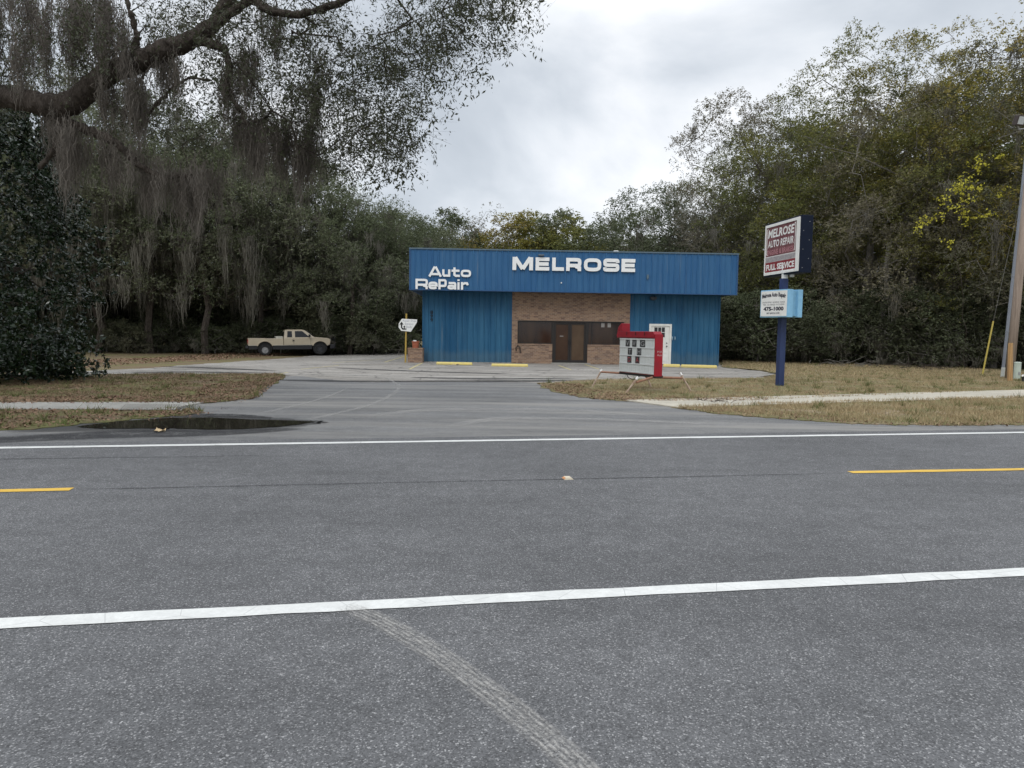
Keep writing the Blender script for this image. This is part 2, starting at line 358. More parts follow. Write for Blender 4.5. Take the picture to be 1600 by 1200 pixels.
m_dust = streak_mat('dust', (.40, .385, .36), 6, (.40, .60), (5, 26, 1), .75)
m_dust2 = streak_mat('dust_faint', (.40, .39, .37), None, (.38, .58), (2, 16, 1), .5)
m_tar = streak_mat('tar', (.05, .05, .052), None, (.38, .56), (1, 60, 1), .75)
m_wet = streak_mat('damp', (.05, .05, .052), None, (.36, .56), (2.5, 12, 1), .85)
ribbon('tyre_track', [G(*p)[:2] for p in ((535, 950), (600, 978), (680, 1025), (760, 1083), (835, 1143), (900, 1200), (960, 1270))], [.16, .17, .17, .17, .17, .16, .16], .019, m_dust)
ribbon('tyre_track', [G(*p)[:2] for p in ((400, 648), (450, 637), (490, 627), (520, 617), (545, 606))], [.12, .16, .14, .12, .10], .010, m_dust2)
ribbon('tyre_track', [G(*p)[:2] for p in ((450, 662), (520, 648), (580, 632), (615, 615), (622, 602), (600, 590))], [.16, .18, .17, .18, .14, .12], .010, m_dust2)
ribbon('tyre_track', [G(*p)[:2] for p in ((700, 668), (780, 655), (900, 655), (1040, 660), (1120, 664))], [.3, .5, .4, .4, .2], .011, m_dust2)
ribbon('tyre_track', [G(*p)[:2] for p in ((560, 652), (700, 640), (900, 642), (1020, 650))], [.3, .6, .5, .3], .0105, m_dust2)
ribbon('road_joint', [G(*p)[:2] for p in ((112, 767.5), (500, 759), (900, 750.5), (1328, 741.5))], [.045, .03, .04, .03], .018, m_tar, 120)
ribbon('road_joint', [G(*p)[:2] for p in ((-300, 724), (100, 718), (300, 715.5), (420, 713))], [.05, .04, .03, .02], .018, m_tar, 120)
# broken band where the driveway meets the old lot, and damp streaks
for pts, w in ((((430, 594), (520, 596), (640, 596.5), (800, 596), (900, 594.5)), [.6, 1.0, .9, 1.1, .5]),
               (((250, 573), (330, 575), (440, 580)), [.5, .9, .4]), (((290, 581), (380, 584), (450, 587.5)), [.3, .4, .3]),
               (((200, 583), (300, 581.5), (420, 583)), [.5, .6, .4]), (((640, 590), (760, 592), (900, 591)), [.6, .8, .5]), (((520, 575), (640, 580), (800, 585)), [.5, .8, .5])):
    ribbon('damp_streak', [G(*p)[:2] for p in pts], w, .009, m_wet)
ribbon('damp_streak', [G(*p)[:2] for p in ((-300, 702), (0, 688), (180, 680), (330, 679), (470, 673))], [.5, .8, 1.0, .7, .3], .0115, m_wet)
ribbon('damp_streak', [G(*p)[:2] for p in ((200, 652), (300, 649.5), (370, 650.5), (430, 653))], [.4, .7, .6, .2], .0095, m_wet)
ribbon('damp_patch', [G(*p)[:2] for p in ((0, 674), (150, 667.5), (270, 662.5), (400, 663), (480, 661), (505, 660))], [.6, 1.5, 2.4, 2.0, .7, .2], .0108, streak_mat('damp_soft', (.07, .069, .068), None, (.2, .4), (1, 3, 1), .6))
# puddle
mt, nt, b = new_mat('puddle_water'); b.inputs['Base Color'].default_value = (.02, .018, .014, 1); b.inputs['Roughness'].default_value = .02; b.inputs['Specular IOR Level'].default_value = .5; b.inputs['IOR'].default_value = 1.33
bump(nt, b, noise(nt, coord(nt), 1.5, 2), .03, .01); m_water = mt
pud = GP((120, 668), (150, 664), (190, 659.5), (240, 655.8), (265, 654), (330, 653.6), (400, 656.5), (455, 658.5), (492, 660), (470, 664), (430, 668), (380, 671), (325, 671.5), (270, 670), (200, 670.5), (150, 670))
o, _ = sheet('puddle', pud, .0175, m_water, .12, .012, 2.0); o.name = 'puddle_water'
# parking bay lines
for a, b_ in (((640, 577), (660, 567)), ((601, 566), (631, 557)), ((873, 571), (892, 578)), ((914, 569.5), (936, 577)), ((520, 567), (600, 561)), ((400, 590), (450, 582)), ((470, 577), (530, 571))):
    strip('bay_line', G(*a)[:2], G(*b_)[:2], .10, .005, m_faint)
# ------------------------------------------------------------------ building
m_blue = None
def blue_mat(name, col, fade, dark):
    mt, nt, b = new_mat(name); v = coord(nt); vs = coord(nt, (3.0, 3.0, .25)); vs2 = coord(nt, (9, 9, .5))
    c = mix(nt, ramp(nt, noise(nt, vs, .8, 6, .7), [(.42, 0), (.72, 1)]), col, fade)
    c = mix(nt, ramp(nt, noise(nt, vs2, .8, 5, .7), [(.5, 0), (.8, .8)]), c, dark)
    c = mix(nt, ramp(nt, noise(nt, v, .5, 5, .6), [(.45, 0), (.7, .45)]), c, fade)
    c = mix(nt, ramp(nt, noise(nt, v, 9, 6, .8), [(.66, 0), (.74, .5)]), c, (.35, .40, .44))
    tc = N(nt, 'ShaderNodeTexCoord'); sz = N(nt, 'ShaderNodeSeparateXYZ'); L(nt, tc.outputs['Object'], sz.inputs[0])
    gr = ramp(nt, math_(nt, 'ADD', sz.outputs[2], math_(nt, 'MULTIPLY', noise(nt, coord(nt, (2.5, 2.5, 1)), 1.3, 6, .7), -.9)), [(.0, .35), (.30, 0)]) 
    c = mix(nt, gr, c, (.10, .15, .17))
    dr = ramp(nt, noise(nt, coord(nt, (6, 6, .22), loc=(3, 1, 2)), 1.1, 5, .75), [(.60, 0), (.72, .6)]); c = mix(nt, dr, c, tuple(min(1, x*.4+.11) for x in fade))
    L(nt, c, b.inputs['Base Color']); b.inputs['Roughness'].default_value = .5; b.inputs['Specular IOR Level'].default_value = .3
    bump(nt, b, noise(nt, coord(nt, (1, 1, .6)), 1.6, 3), .35, .05); return mt
m_blue = blue_mat('blue_wall_paint', (.009, .078, .168), (.035, .135, .235), (.004, .036, .085))
m_fblue = blue_mat('blue_fascia_paint', (.022, .098, .228), (.042, .135, .265), (.014, .066, .165))
def brick(name):
    mt, nt, b = new_mat(name); tc = N(nt, 'ShaderNodeTexCoord'); sp = N(nt, 'ShaderNodeSeparateXYZ'); L(nt, tc.outputs['Object'], sp.inputs[0])
    cb = N(nt, 'ShaderNodeCombineXYZ'); L(nt, math_(nt, 'ADD', sp.outputs[0], math_(nt, 'MULTIPLY', sp.outputs[1], 1.0)), cb.inputs[0]); L(nt, sp.outputs[2], cb.inputs[1])
    br = N(nt, 'ShaderNodeTexBrick'); L(nt, cb.outputs[0], br.inputs['Vector'])
    for k, x in (('Scale', 1), ('Mortar Size', .009), ('Brick Width', .215), ('Row Height', .078), ('Bias', -.1), ('Mortar Smooth', .2)): br.inputs[k].default_value = x
    br.inputs['Color1'].default_value = (.30, .185, .118, 1); br.inputs['Color2'].default_value = (.15, .085, .058, 1); br.inputs['Mortar'].default_value = (.34, .28, .22, 1)
    cells = N(nt, 'ShaderNodeMapping'); cells.inputs['Scale'].default_value = (1/.215, 1/.078, 1); L(nt, cb.outputs[0], cells.inputs[0])
    wn = N(nt, 'ShaderNodeTexWhiteNoise', noise_dimensions='2D'); fl = N(nt, 'ShaderNodeVectorMath', operation='FLOOR'); L(nt, cells.outputs[0], fl.inputs[0]); L(nt, fl.outputs[0], wn.inputs['Vector'])
    c = mix(nt, ramp(nt, wn.outputs['Value'], [(.0, .2), (.5, .05), (.88, 0), (.90, .55)]), br.outputs['Color'], (.11, .06, .05))
    c = mix(nt, ramp(nt, wn.outputs['Value'], [(.0, .0), (.3, .55), (.55, 0)]), c, (.36, .24, .15))
    c = mix(nt, ramp(nt, noise(nt, coord(nt), 1.1, 5, .7), [(.5, 0), (.8, .5)]), c, (.20, .16, .13))
    L(nt, c, b.inputs['Base Color']); b.inputs['Roughness'].default_value = .9; bump(nt, b, br.outputs['Fac'], .6, -.012); return mt
m_brick = brick('brick')
m_bronze = P('dark_bronze_frame', (.022, .018, .016), .4); m_dark = P('black_metal', (.015, .015, .016), .5); m_wht = worn('white_sign_plastic', (.80, .80, .78), (.66, .66, .62), .5, 3)
m_door = worn('white_door_paint', (.78, .77, .72), (.66, .65, .60), .55, 3)
m_grey = P('grey_metal', (.35, .35, .35), .5, .4)
mt, nt, b = new_mat('brown_glass'); c = mix(nt, ramp(nt, noise(nt, coord(nt, (2, 2, .6)), 1.2, 4), [(.35, 0), (.7, 1)]), (.018, .009, .006), (.042, .022, .012)); L(nt, c, b.inputs['Base Color'])
b.inputs['Roughness'].default_value = .09; b.inputs['Specular IOR Level'].default_value = .5; m_glass = mt
mt, nt, b = new_mat('papered_glass'); c = mix(nt, ramp(nt, noise(nt, coord(nt, (1, 1, .6)), 1.5, 4), [(.35, 0), (.7, 1)]), (.075, .045, .026), (.11, .072, .042)); L(nt, c, b.inputs['Base Color']); b.inputs['Roughness'].default_value = .25; b.inputs['Specular IOR Level'].default_value = .3; m_paper = mt
BO = G(660, 565.5); brc = at(1122, 572, BO[1]*1.012)
BR = np.array([brc[0]-BO[0], brc[1]-BO[1], 0]); B = Fr((BO[0], BO[1], 0), BR); BW = float(np.linalg.norm(BR))
print('building', BO, BW, np.degrees(np.arctan2(BR[1], BR[0])))
shop = root('repair_shop', B.p(BW/2, 0, 0), 'blue corrugated metal repair shop with brick front and MELROSE sign on its fascia', 'shop building')
FC = .95
fl_, fb_ = B.hit(640, 453, FC); fr_, frb = B.hit(1151, 461.5, FC); ft_ = B.hit(640, 387, FC)[1]; ft2 = B.hit(1152, 396.5, FC)[1]
FB = (fb_+frb)/2; FT = (ft_+ft2)/2; print('fascia', fl_, fr_, FB, FT)
a1 = B.hit(800, 500)[0]; a2 = B.hit(984, 500)[0]
def corr(mb, fr, x0, x1, b0, b1, c, pitch=.3048, dep=.032, rib=.085):
    xs = []; x = x0
    while x < x1:
        for dx, cc in ((0, 0), (pitch-rib, 0), (pitch-rib*.75, 1), (pitch-rib*.25, 1)):
            if x+dx <= x1: xs.append((x+dx, c+cc*dep))
        # minor rib
        x += pitch
    xs.append((x1, c)); n = len(xs)
    mb.add([fr.p(a, b0, cc) for a, cc in xs]+[fr.p(a, b1, cc) for a, cc in xs], [(i, i+1, n+i+1, n+i) for i in range(n-1)])
DEP = 14.0
mb = MB(); mb.box(B, .05, a1-.002, .02, FB+.05, -.25, -.012); mb.box(B, a2+.002, BW-.05, .02, FB+.05, -.25, -.012); mb.box(B, .05, .25, .02, FB+.05, -DEP, -.25); mb.box(B, BW-.25, BW-.05, .02, FB+.05, -DEP, -.25); mb.box(B, .05, BW-.05, .02, FB+.05, -DEP-.2, -DEP)
corr(mb, B, .02, a1-.01, .03, FB+.02, 0.0); mb.build('wall', m_blue, shop)
mb = MB(); dl, dt = B.hit(1015, 506.5); dr, db = B.hit(1047, 571)
corr(mb, B, a2+.01, dl-.02, .03, FB+.02, 0.0); corr(mb, B, dr+.02, BW-.02, .03, FB+.02, 0.0); corr(mb, B, dl-.02, dr+.02, dt+.02, FB+.02, .0)
mb.build('wall', m_blue, shop)
mb = MB(); Sd = Fr(B.p(0, 0, 0), -B.n); S2 = Fr(B.p(BW, 0, 0), -B.n, B.r)
Sd.n = -B.r; corr(mb, Sd, 0, DEP, .03, FB+.02, 0.0); mb.build('side_wall', m_blue, shop); mb = MB(); corr(mb, S2, 0, DEP, .03, FB+.02, 0.0); mb.build('side_wall', m_blue, shop)
for qa in (-.01, BW-.07): mb = MB(); mb.box(B, qa, qa+.08, .0, FB+.02, -.05, .04); mb.build('corner_trim', m_blue, shop)
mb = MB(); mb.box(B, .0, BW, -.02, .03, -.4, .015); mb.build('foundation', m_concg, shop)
# fascia
mb = MB(); corr(mb, B, fl_+.03, fr_-.03, FB+.04, FT-.05, FC)
for side, xx, nn in ((0, fl_, -1), (1, fr_, 1)):
    S = Fr(B.p(xx, 0, 0), -B.n); S.n = B.r*nn; corr(mb, S, -FC, DEP+.5, FB+.04, FT-.05, 0)
mb.build('fascia', m_fblue, shop)
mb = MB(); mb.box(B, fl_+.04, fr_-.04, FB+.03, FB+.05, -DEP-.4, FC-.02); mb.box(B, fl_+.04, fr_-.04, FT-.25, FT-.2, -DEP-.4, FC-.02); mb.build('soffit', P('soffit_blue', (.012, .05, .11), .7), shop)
m_trim = P('blue_trim', (.026, .085, .20), .5); m_trimd = P('weathered_trim', (.10, .15, .19), .5)
mb = MB(); mb.box(B, fl_-.02, fr_+.02, FB, FB+.05, FC-.03, FC+.045); mb.box(B, fl_-.02, fl_+.05, FB+.05, FT-.05, FC-.02, FC+.04); mb.box(B, fr_-.05, fr_+.02, FB+.05, FT-.05, FC-.02, FC+.04); mb.build('fascia_trim', m_trim, shop)
mb = MB(); mb.box(B, fl_-.04, fr_+.04, FT-.06, FT+.01, FC-.1, FC+.055); mb.box(B, fl_-.04, fl_+.1, FT-.06, FT+.01, -DEP-.5, FC-.1); mb.box(B, fr_-.1, fr_+.04, FT-.06, FT+.01, -DEP-.5, FC-.1); mb.build('parapet_cap', m_trimd, shop)
# brick front with openings
wl, wt = B.hit(809, 500.5); wr, wb = B.hit(862, 537.5); d0 = B.hit(863, 535)[0]; d1 = B.hit(918, 535)[0]; x3, wb2 = B.hit(974, 540); dbt = .06
mb = MB(); c1 = .02
mb.box(B, a1, wl, 0, FB+.03, -.25, c1); mb.box(B, x3, a2, 0, FB+.03, -.25, c1); mb.box(B, wl, x3, wt, FB+.03, -.25, c1)
mb.box(B, wl, d0, 0, wb-.07, -.25, c1); mb.box(B, d1, x3, 0, wb-.07, -.25, c1)
mb.build('brick_wall', m_brick, shop)
for qa, qb in ((wl, d0), (d1, x3)): mb = MB(); mb.box(B, qa, qb, wb-.07, wb, -.15, c1+.03); mb.build('brick_sill', m_brick, shop)
mb = MB(); mb.box(B, a1-.2, a2+.2, .0, FB, -1.6, -1.5); mb.build('interior_wall', P('dark_interior', (.03, .022, .018), .8), shop)
def window(x0, x1, z0, z1, mul):
    fo = MB(); fo.box(B, x0, x1, z1-.06, z1, -.16, -.06); fo.box(B, x0, x1, z0, z0+.05, -.16, -.06); fo.box(B, x0, x0+.05, z0+.05, z1-.06, -.16, -.06); fo.box(B, x1-.05, x1, z0+.05, z1-.06, -.16, -.06)
    for q in mul: fo.box(B, q-.018, q+.018, z0+.05, z1-.06, -.15, -.07)
    f = fo.build('window', m_bronze, shop); g = MB(); g.box(B, x0+.04, x1-.04, z0+.04, z1-.05, -.12, -.11); g.build('pane', m_glass, f)
window(wl, d0-.0, wb, wt, []); window(d1, x3, wb, wt, [B.hit(925, 520)[0]])
dm = (d0+d1)/2
fo = MB(); fo.box(B, d0, d1, wt-.09, wt, -.2, -.04); fo.box(B, d0, d0+.10, dbt, wt-.09, -.2, -.04); fo.box(B, d1-.10, d1, dbt, wt-.09, -.2, -.04); df = fo.build('door_frame', m_bronze, shop)
for s_, (p0, p1) in enumerate(((d0+.10, dm-.005), (dm+.005, d1-.10))):
    k = MB(); k.box(B, p0, p0+.09, dbt, wt-.1, -.16, -.08); k.box(B, p1-.09, p1, dbt, wt-.1, -.16, -.08); k.box(B, p0+.09, p1-.09, wt-.18, wt-.1, -.16, -.08); k.box(B, p0+.09, p1-.09, dbt, dbt+.14, -.16, -.08)
    dd = k.build('door', m_bronze, shop); g = MB(); g.box(B, p0+.085, p1-.085, dbt+.13, wt-.17, -.13, -.12); g.build('pane', m_paper if s_ else worn('papered_glass_dark', (.045, .022, .013), (.07, .038, .02), .22, 1.5), dd)
    g = MB(); hx = p1-.05 if s_ == 0 else p0+.05; g.tube([B.p(hx, 1.0, -.08), B.p(hx, 1.0, -.03), B.p(hx, 1.28, -.03), B.p(hx, 1.28, -.08)], .012); g.build('handle', m_dark, dd)
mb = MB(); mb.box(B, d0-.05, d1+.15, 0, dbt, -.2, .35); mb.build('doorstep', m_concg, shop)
# notices behind the right window and a sticker on the door
mb = MB(); 
for q in (940, 950):
    xa, za = B.hit(q, 504.5); xb, zb = B.hit(q+5, 511.5); mb.box(B, xa, xb, zb, za, -.109, -.107)
xa, za = B.hit(875, 524.5); xb, zb = B.hit(880.5, 526); mb.box(B, xa, xb, zb, za, -.119, -.117); mb.build('window_notice', P('pale_notice', (.30, .28, .26), .7), shop)
# white door
fo = MB(); fo.box(B, dl-.02, dr+.02, dt-.10, dt+.02, -.1, .05); fo.box(B, dl-.02, dl+.09, .05, dt-.1, -.1, .05); fo.box(B, dr-.09, dr+.02, .05, dt-.1, -.1, .05); wf = fo.build('door_frame', m_door, shop)
k = MB(); k.box(B, dl+.09, dr-.09, .06, dt-.1, -.08, .0)
for (z0, z1) in ((.2, .55), (.65, 1.05)):
    for (q0, q1) in ((dl+.19, (dl+dr)/2-.05), ((dl+dr)/2+.05, dr-.19)): k.box(B, q0, q1, z0, z1, .0, .012)
wd = k.build('door', m_door, shop, bevel=.004); tag(wd, 'white side door with small panes')
g = MB(); px0, pz1 = B.hit(1022.5, 511.5); px1, pz0 = B.hit(1038.5, 527); g.box(B, px0, px1, pz0, pz1, .001, .006); g.build('pane', P('black_glass', (.012, .012, .014), .1, 0, .5), wd)
g = MB(); 
for i in range(1, 3): q = px0+(px1-px0)*i/3; g.box(B, q-.014, q+.014, pz0, pz1, .006, .016)
q = (pz0+pz1)/2; g.box(B, px0, px1, q-.014, q+.014, .006, .017); g.build('glazing_bar', m_door, wd)
g = MB(); hx, hz = B.hit(1041.5, 541); g.tube([B.p(hx, hz, 0), B.p(hx, hz, .07)], .035, 10); g.tube([B.p(hx, hz+.17, 0), B.p(hx, hz+.17, .03)], .03, 10); g.build('handle', m_dark, wd)
# lights and fittings
def fit(px, py, c, w, h, d, name, mat, tilt=0):
    x, z = B.hit(px, py, c); g = MB(); g.box(B, x-w/2, x+w/2, z-h/2, z+h/2, c, c+d); g.box(B, x-w*.3, x+w*.3, z-h*.8, z-h/2, c+d*.25, c+d*.9); return g.build(name, mat, shop, bevel=.01)
fit(1020, 466, .035, .34, .14, .22, 'wall_lamp', P('lamp_bronze', (.05, .06, .07), .5)); fit(845.5, 399, FC+.04, .30, .07, .2, 'sign_lamp', P('lamp_grey', (.12, .15, .18), .5))
fit(1012, 432, FC+.035, .11, .2, .05, 'junction_box', m_trimd); fit(1050.5, 528, .035, .05, .16, .04, 'outlet_box', P('pale_blue_box', (.30, .42, .5), .5)); fit(1054.5, 528, .035, .05, .16, .04, 'outlet_box', P('pale_blue_box', (.30, .42, .5), .5))
x, z = B.hit(877, 442, FC); g = MB(); g.tube([B.p(x, z, FC), B.p(x, z, FC+.06)], .035, 8); g.build('small_lamp', m_wht, shop)
x, z = B.hit(810, 545, .03); g = MB(); g.tube([B.p(x-.12, z-.12, .03), B.p(x-.14, z+.05, .08), B.p(x-.05, z+.16, .1), B.p(x+.08, z+.1, .1), B.p(x+.1, z-.22, .07)], .028, 8); g.build('hose_tap', m_dark, shop)
x, z = B.hit(965, 391, 0); g = MB(); g.tube([B.p(x, FT-.2, -.5), B.p(x, FT+.10, -.5)], .12, 12); g.tube([B.p(x, FT+.10, -.5), B.p(x, FT+.2, -.5)], [.24, .14], 12); g.build('roof_vent', m_wht, shop)
# ---- letters (stroked, heavy extended)
def stroke(mb, fr, pts, w, c0, c1, closed=False):
    P_ = [np.array(p, float) for p in pts]; n = len(P_); Lf = []; Rt = []
    for i in range(n):
        if closed: a, b_ = P_[i-1], P_[(i+1) % n]
        else: a, b_ = P_[max(i-1, 0)], P_[min(i+1, n-1)]
        d1 = P_[i]-a; d2 = b_-P_[i]
        if np.linalg.norm(d1) < 1e-9: d1 = d2
        if np.linalg.norm(d2) < 1e-9: d2 = d1
        d1 = d1/np.linalg.norm(d1); d2 = d2/np.linalg.norm(d2); t = d1+d2; t /= np.linalg.norm(t); nn = np.array([-t[1], t[0]]); k = w/2/max(.5, np.dot(nn, np.array([-d1[1], d1[0]])))
        Lf.append(P_[i]+nn*k); Rt.append(P_[i]-nn*k)
    m_ = n if closed else n-1; V = []
    for l, r in zip(Lf, Rt): V += [fr.p(l[0], l[1], c0), fr.p(r[0], r[1], c0), fr.p(l[0], l[1], c1), fr.p(r[0], r[1], c1)]
    fs = []
    for i in range(m_):
        a = 4*i; b_ = 4*((i+1) % n); fs += [(a+2, b_+2, b_+3, a+3), (a, a+1, b_+1, b_), (a, b_, b_+2, a+2), (a+1, a+3, b_+3, b_+1)]
    if not closed: fs += [(0, 2, 3, 1), (4*n-4, 4*n-3, 4*n-1, 4*n-2)]
    mb.add(V, fs)
def arc(cx, cy, rx, ry, t0, t1, n=6, e=.75):
    o = []
    for i in range(n+1):
        t = math.radians(t0+(t1-t0)*i/n); c, s_ = math.cos(t), math.sin(t); o.append((cx+rx*math.copysign(abs(c)**e, c), cy+ry*math.copysign(abs(s_)**e, s_)))
    return o
def glyph(ch, w, h, t):
    """list of (points, closed) centre lines inside box w x h with stroke t"""
    k = t/2; x0, x1, y0, y1, xm, ym = k, w-k, k, h-k, w/2, h/2
    O = lambda a, b_, c, d: (arc((a+c)/2, (b_+d)/2, (c-a)/2, (d-b_)/2, 0, 345, 23, .6), True)
    xh = h*.74-k
    return {'M': [([(x0*1.05, 0), (x0*1.05, h)], 0), ([(x1, 0), (x1, h)], 0), ([(t*.75, h-.02), (xm, t*.35)], 0), ([(w-t*.75, h-.02), (xm, t*.35)], 0)],
            'E': [([(x0, 0), (x0, h)], 0), ([(t, y1), (w, y1)], 0), ([(t, ym), (w*.95, ym)], 0), ([(t, y0), (w, y0)], 0)],
            'L': [([(x0, 0), (x0, h)], 0), ([(t, y0), (w, y0)], 0)],
            'R': [([(x0, 0), (x0, h)], 0), ([(t, y1)]+arc(w*.72, (y1+h*.42)/2, w*.28-k, (y1-h*.42)/2, 90, -90, 8, .6)+[(t, h*.42)], 0), ([(w*.62, h*.36), (w-k*1.1, h*.25), (w-k*1.1, 0)], 0)],
            'O': [O(x0, y0, x1, y1)],
            'S': [([(w-k*.9, h*.68)]+arc(w*.75, h*.78, w*.25-k*.9, y1-h*.78, 0, 90, 4, .6)+arc(w*.25, (y1+ym)/2, w*.25-k*.9, (y1-ym)/2, 90, 270, 8, .6)+arc(w*.75, (y0+ym)/2, w*.25-k*.9, (ym-y0)/2, 90, -90, 8, .6)+arc(w*.25, h*.22, w*.25-k*.9, h*.22-y0, -90, -180, 4, .6)+[(k*.9, h*.32)], 0)],
            'A': [([(k*.9, 0), (xm-k*.35, h)], 0), ([(w-k*.9, 0), (xm+k*.35, h)], 0), ([(w*.22, h*.25), (w*.78, h*.25)], 0)],
            'u': [([(x0, h*.74), (x0, y0+h*.12), (x0+w*.10, y0), (x1, y0)], 0), ([(x1, 0), (x1, h*.74)], 0)],
            't': [([(w*.35, h*.95), (w*.35, y0+h*.1), (w*.5, y0), (w, y0)], 0), ([(0, h*.62), (w*.95, h*.62)], 0)],
            'o': [O(x0, y0, x1, xh)],
            'e': [([(x0, (xh+y0)/2), (x1, (xh+y0)/2)]+arc((x0+x1)/2, (xh+y0)/2, (x1-x0)/2, (xh-y0)/2, 20, 330, 20, .6), 0)],
            'P': [([(x0, 0), (x0, h)], 0), ([(t, y1)]+arc(w*.7, (y1+h*.34)/2, w*.3-k, (y1-h*.34)/2, 90, -90, 8, .6)+[(t, h*.34)], 0)],
            'a': [([(k, xh)]+arc(w*.7, xh-h*.12, w*.3-k, h*.12, 90, 0, 4)+[(x1, 0)], 0), (arc(w*.42, y0+h*.13, w*.42-k, h*.13, 0, 345, 15, .7), True)],
            'i': [([(xm, 0), (xm, h*.72)], 0), ([(xm, h*.84), (xm, h)], 0)],
            'r': [([(x0, 0), (x0, h*.74)], 0), ([(t*.8, xh*.85), (w*.5, xh), (w*.8, xh), (w*.9, xh*.7)], 0)]}[ch]
m_let = worn('white_letter', (.85, .85, .84), (.78, .78, .75), .5, 4)
def word(name, items, ytop, ybot, label, tw, dep=.08):
    """items: (char, px0, px1); baseline follows the building"""
    zt = B.hit(items[0][1], ytop, FC+.04)[1]; zb = B.hit(items[0][1], ybot, FC+.04)[1]; h = zt-zb
    for ch, p0, p1 in items:
        a = B.hit(p0, ybot, FC+.04)[0]; a_ = B.hit(p1, ybot, FC+.04)[0]; w = a_-a; fr = Fr(B.p(a, zb, FC+.035), B.r); mb = MB(); t = h*tw*(1.35 if ch in 'MELROSERePA' and False else 1)
        for i, (pts, cl) in enumerate(glyph(ch, w, h, t)):
            tt = t*(1.1 if ch == 'M' else 1); stroke(mb, fr, pts, tt, 0, dep+i*.0015, bool(cl))
        nm = 'sign_letter'; mb.build(nm, m_let, shop)
word('m', [('M', 800.7, 832.4), ('E', 836.6, 858), ('L', 862.5, 881), ('R', 884.4, 908), ('O', 912, 939), ('S', 942.5, 967), ('E', 970.7, 992)], 401.6, 422, '', .27)
word('a', [('A', 669.4, 690.5), ('u', 691, 703.6), ('t', 705.5, 718.5), ('o', 720, 736)], 416.5, 432, '', .225, .05)
word('r', [('R', 649.3, 668.6), ('e', 669.5, 684), ('P', 685, 698), ('a', 699.3, 713), ('i', 714, 718.8), ('r', 720.2, 732)], 435.5, 451.5, '', .215, .05)
# ---- mapped text
def text(name, body, fr, a0, a1, b0, b1, c, mat, parent, off=0.0, arch=0.0, ext=.004, slope=0.0, shear=0):
    cu = bpy.data.curves.new(name, 'FONT'); cu.body = body; cu.offset = off; cu.resolution_u = 2; cu.size = 1
    o = bpy.data.objects.new(name, cu); COL.objects.link(o); dg = bpy.context.evaluated_depsgraph_get(); dg.update()
    me = bpy.data.meshes.new_from_object(o.evaluated_get(dg)); bpy.data.objects.remove(o); bpy.data.curves.remove(cu)
    n = len(me.vertices); co = np.zeros(n*3, np.float32); me.vertices.foreach_get('co', co); co = co.reshape(-1, 3)
    u = (co[:, 0]-co[:, 0].min())/np.ptp(co[:, 0]); v = (co[:, 1]-co[:, 1].min())/max(1e-6, np.ptp(co[:, 1]))
    a = a0+(a1-a0)*u+shear*v*(b1-b0); b_ = b0+(b1-b0)*v+arch*(1-(2*u-1)**2)+slope*u
    W = fr.o+np.outer(a, fr.r)+np.outer(b_, fr.u)+fr.n*c; og = np.array(ORG.get(parent.name, (0, 0, 0))); W = W-og
    me.vertices.foreach_set('co', W.astype(np.float32).ravel()); me.update(); me.materials.clear(); me.materials.append(mat)
    ob = bpy.data.objects.new(name, me); COL.objects.link(ob); ob.parent = parent; ORG[ob.name] = tuple(og); return ob
for i, ch in enumerate('899'):
    x, z = B.hit(674.5, 487.5+i*6, .04); text('house_number', ch, B, x-.075, x+.075, z-.1, z+.08, .036, P('number_dark', (.008, .012, .02), .7), shop, .02)
# ------------------------------------------------------------------ wheel stops
m_ystop = worn('yellow_block_paint', (.70, .56, .17), (.55, .46, .20), .7, 5, bmp=.3)
def stop(p0, p1, label, h=.13):
    a, b_ = G(*p0), G(*p1); fr = Fr((a[0], a[1], .003), b_-a); Ln = float(np.linalg.norm((b_-a)[:2])); o = root('wheel_stop', a, label, 'wheel stop', 'yellow wheel stops in front of the shop')
    mb = MB(); prof = [(0, 0), (-.04, 0), (-.04, 0)]
    A = [fr.p(0, 0, .09), fr.p(0, h*.5, .09), fr.p(.02, h, .055), fr.p(.02, h, -.055), fr.p(0, h*.5, -.09), fr.p(0, 0, -.09)]
    Bq = [fr.p(Ln, 0, .09), fr.p(Ln, h*.5, .09), fr.p(Ln-.02, h, .055), fr.p(Ln-.02, h, -.055), fr.p(Ln, h*.5, -.09), fr.p(Ln, 0, -.09)]
    mb.loft(A, Bq); mb.build('block', m_ystop, o, bevel=.01)
    mb = MB()
    for q in (.3, Ln-.3): mb.tube([fr.p(q, h-.01, 0), fr.p(q, h+.008, 0)], .02, 8)
    mb.build('anchor_bolt', P('rusty_bolt', (.16, .07, .04), .8), o)
stop((682, 569.5), (738, 570.5), 'yellow concrete wheel stop nearest the left corner of the shop')
stop((768, 572.2), (825, 573.2), 'yellow wheel stop in front of the seam between blue wall and brick')
stop((1036, 573.2), (1062.5, 573.8), 'short yellow wheel stop under the white side door, partly behind the message board', .15)
stop((1064, 574), (1120, 575.5), 'yellow wheel stop against the blue wall by the right corner of the shop', .15)
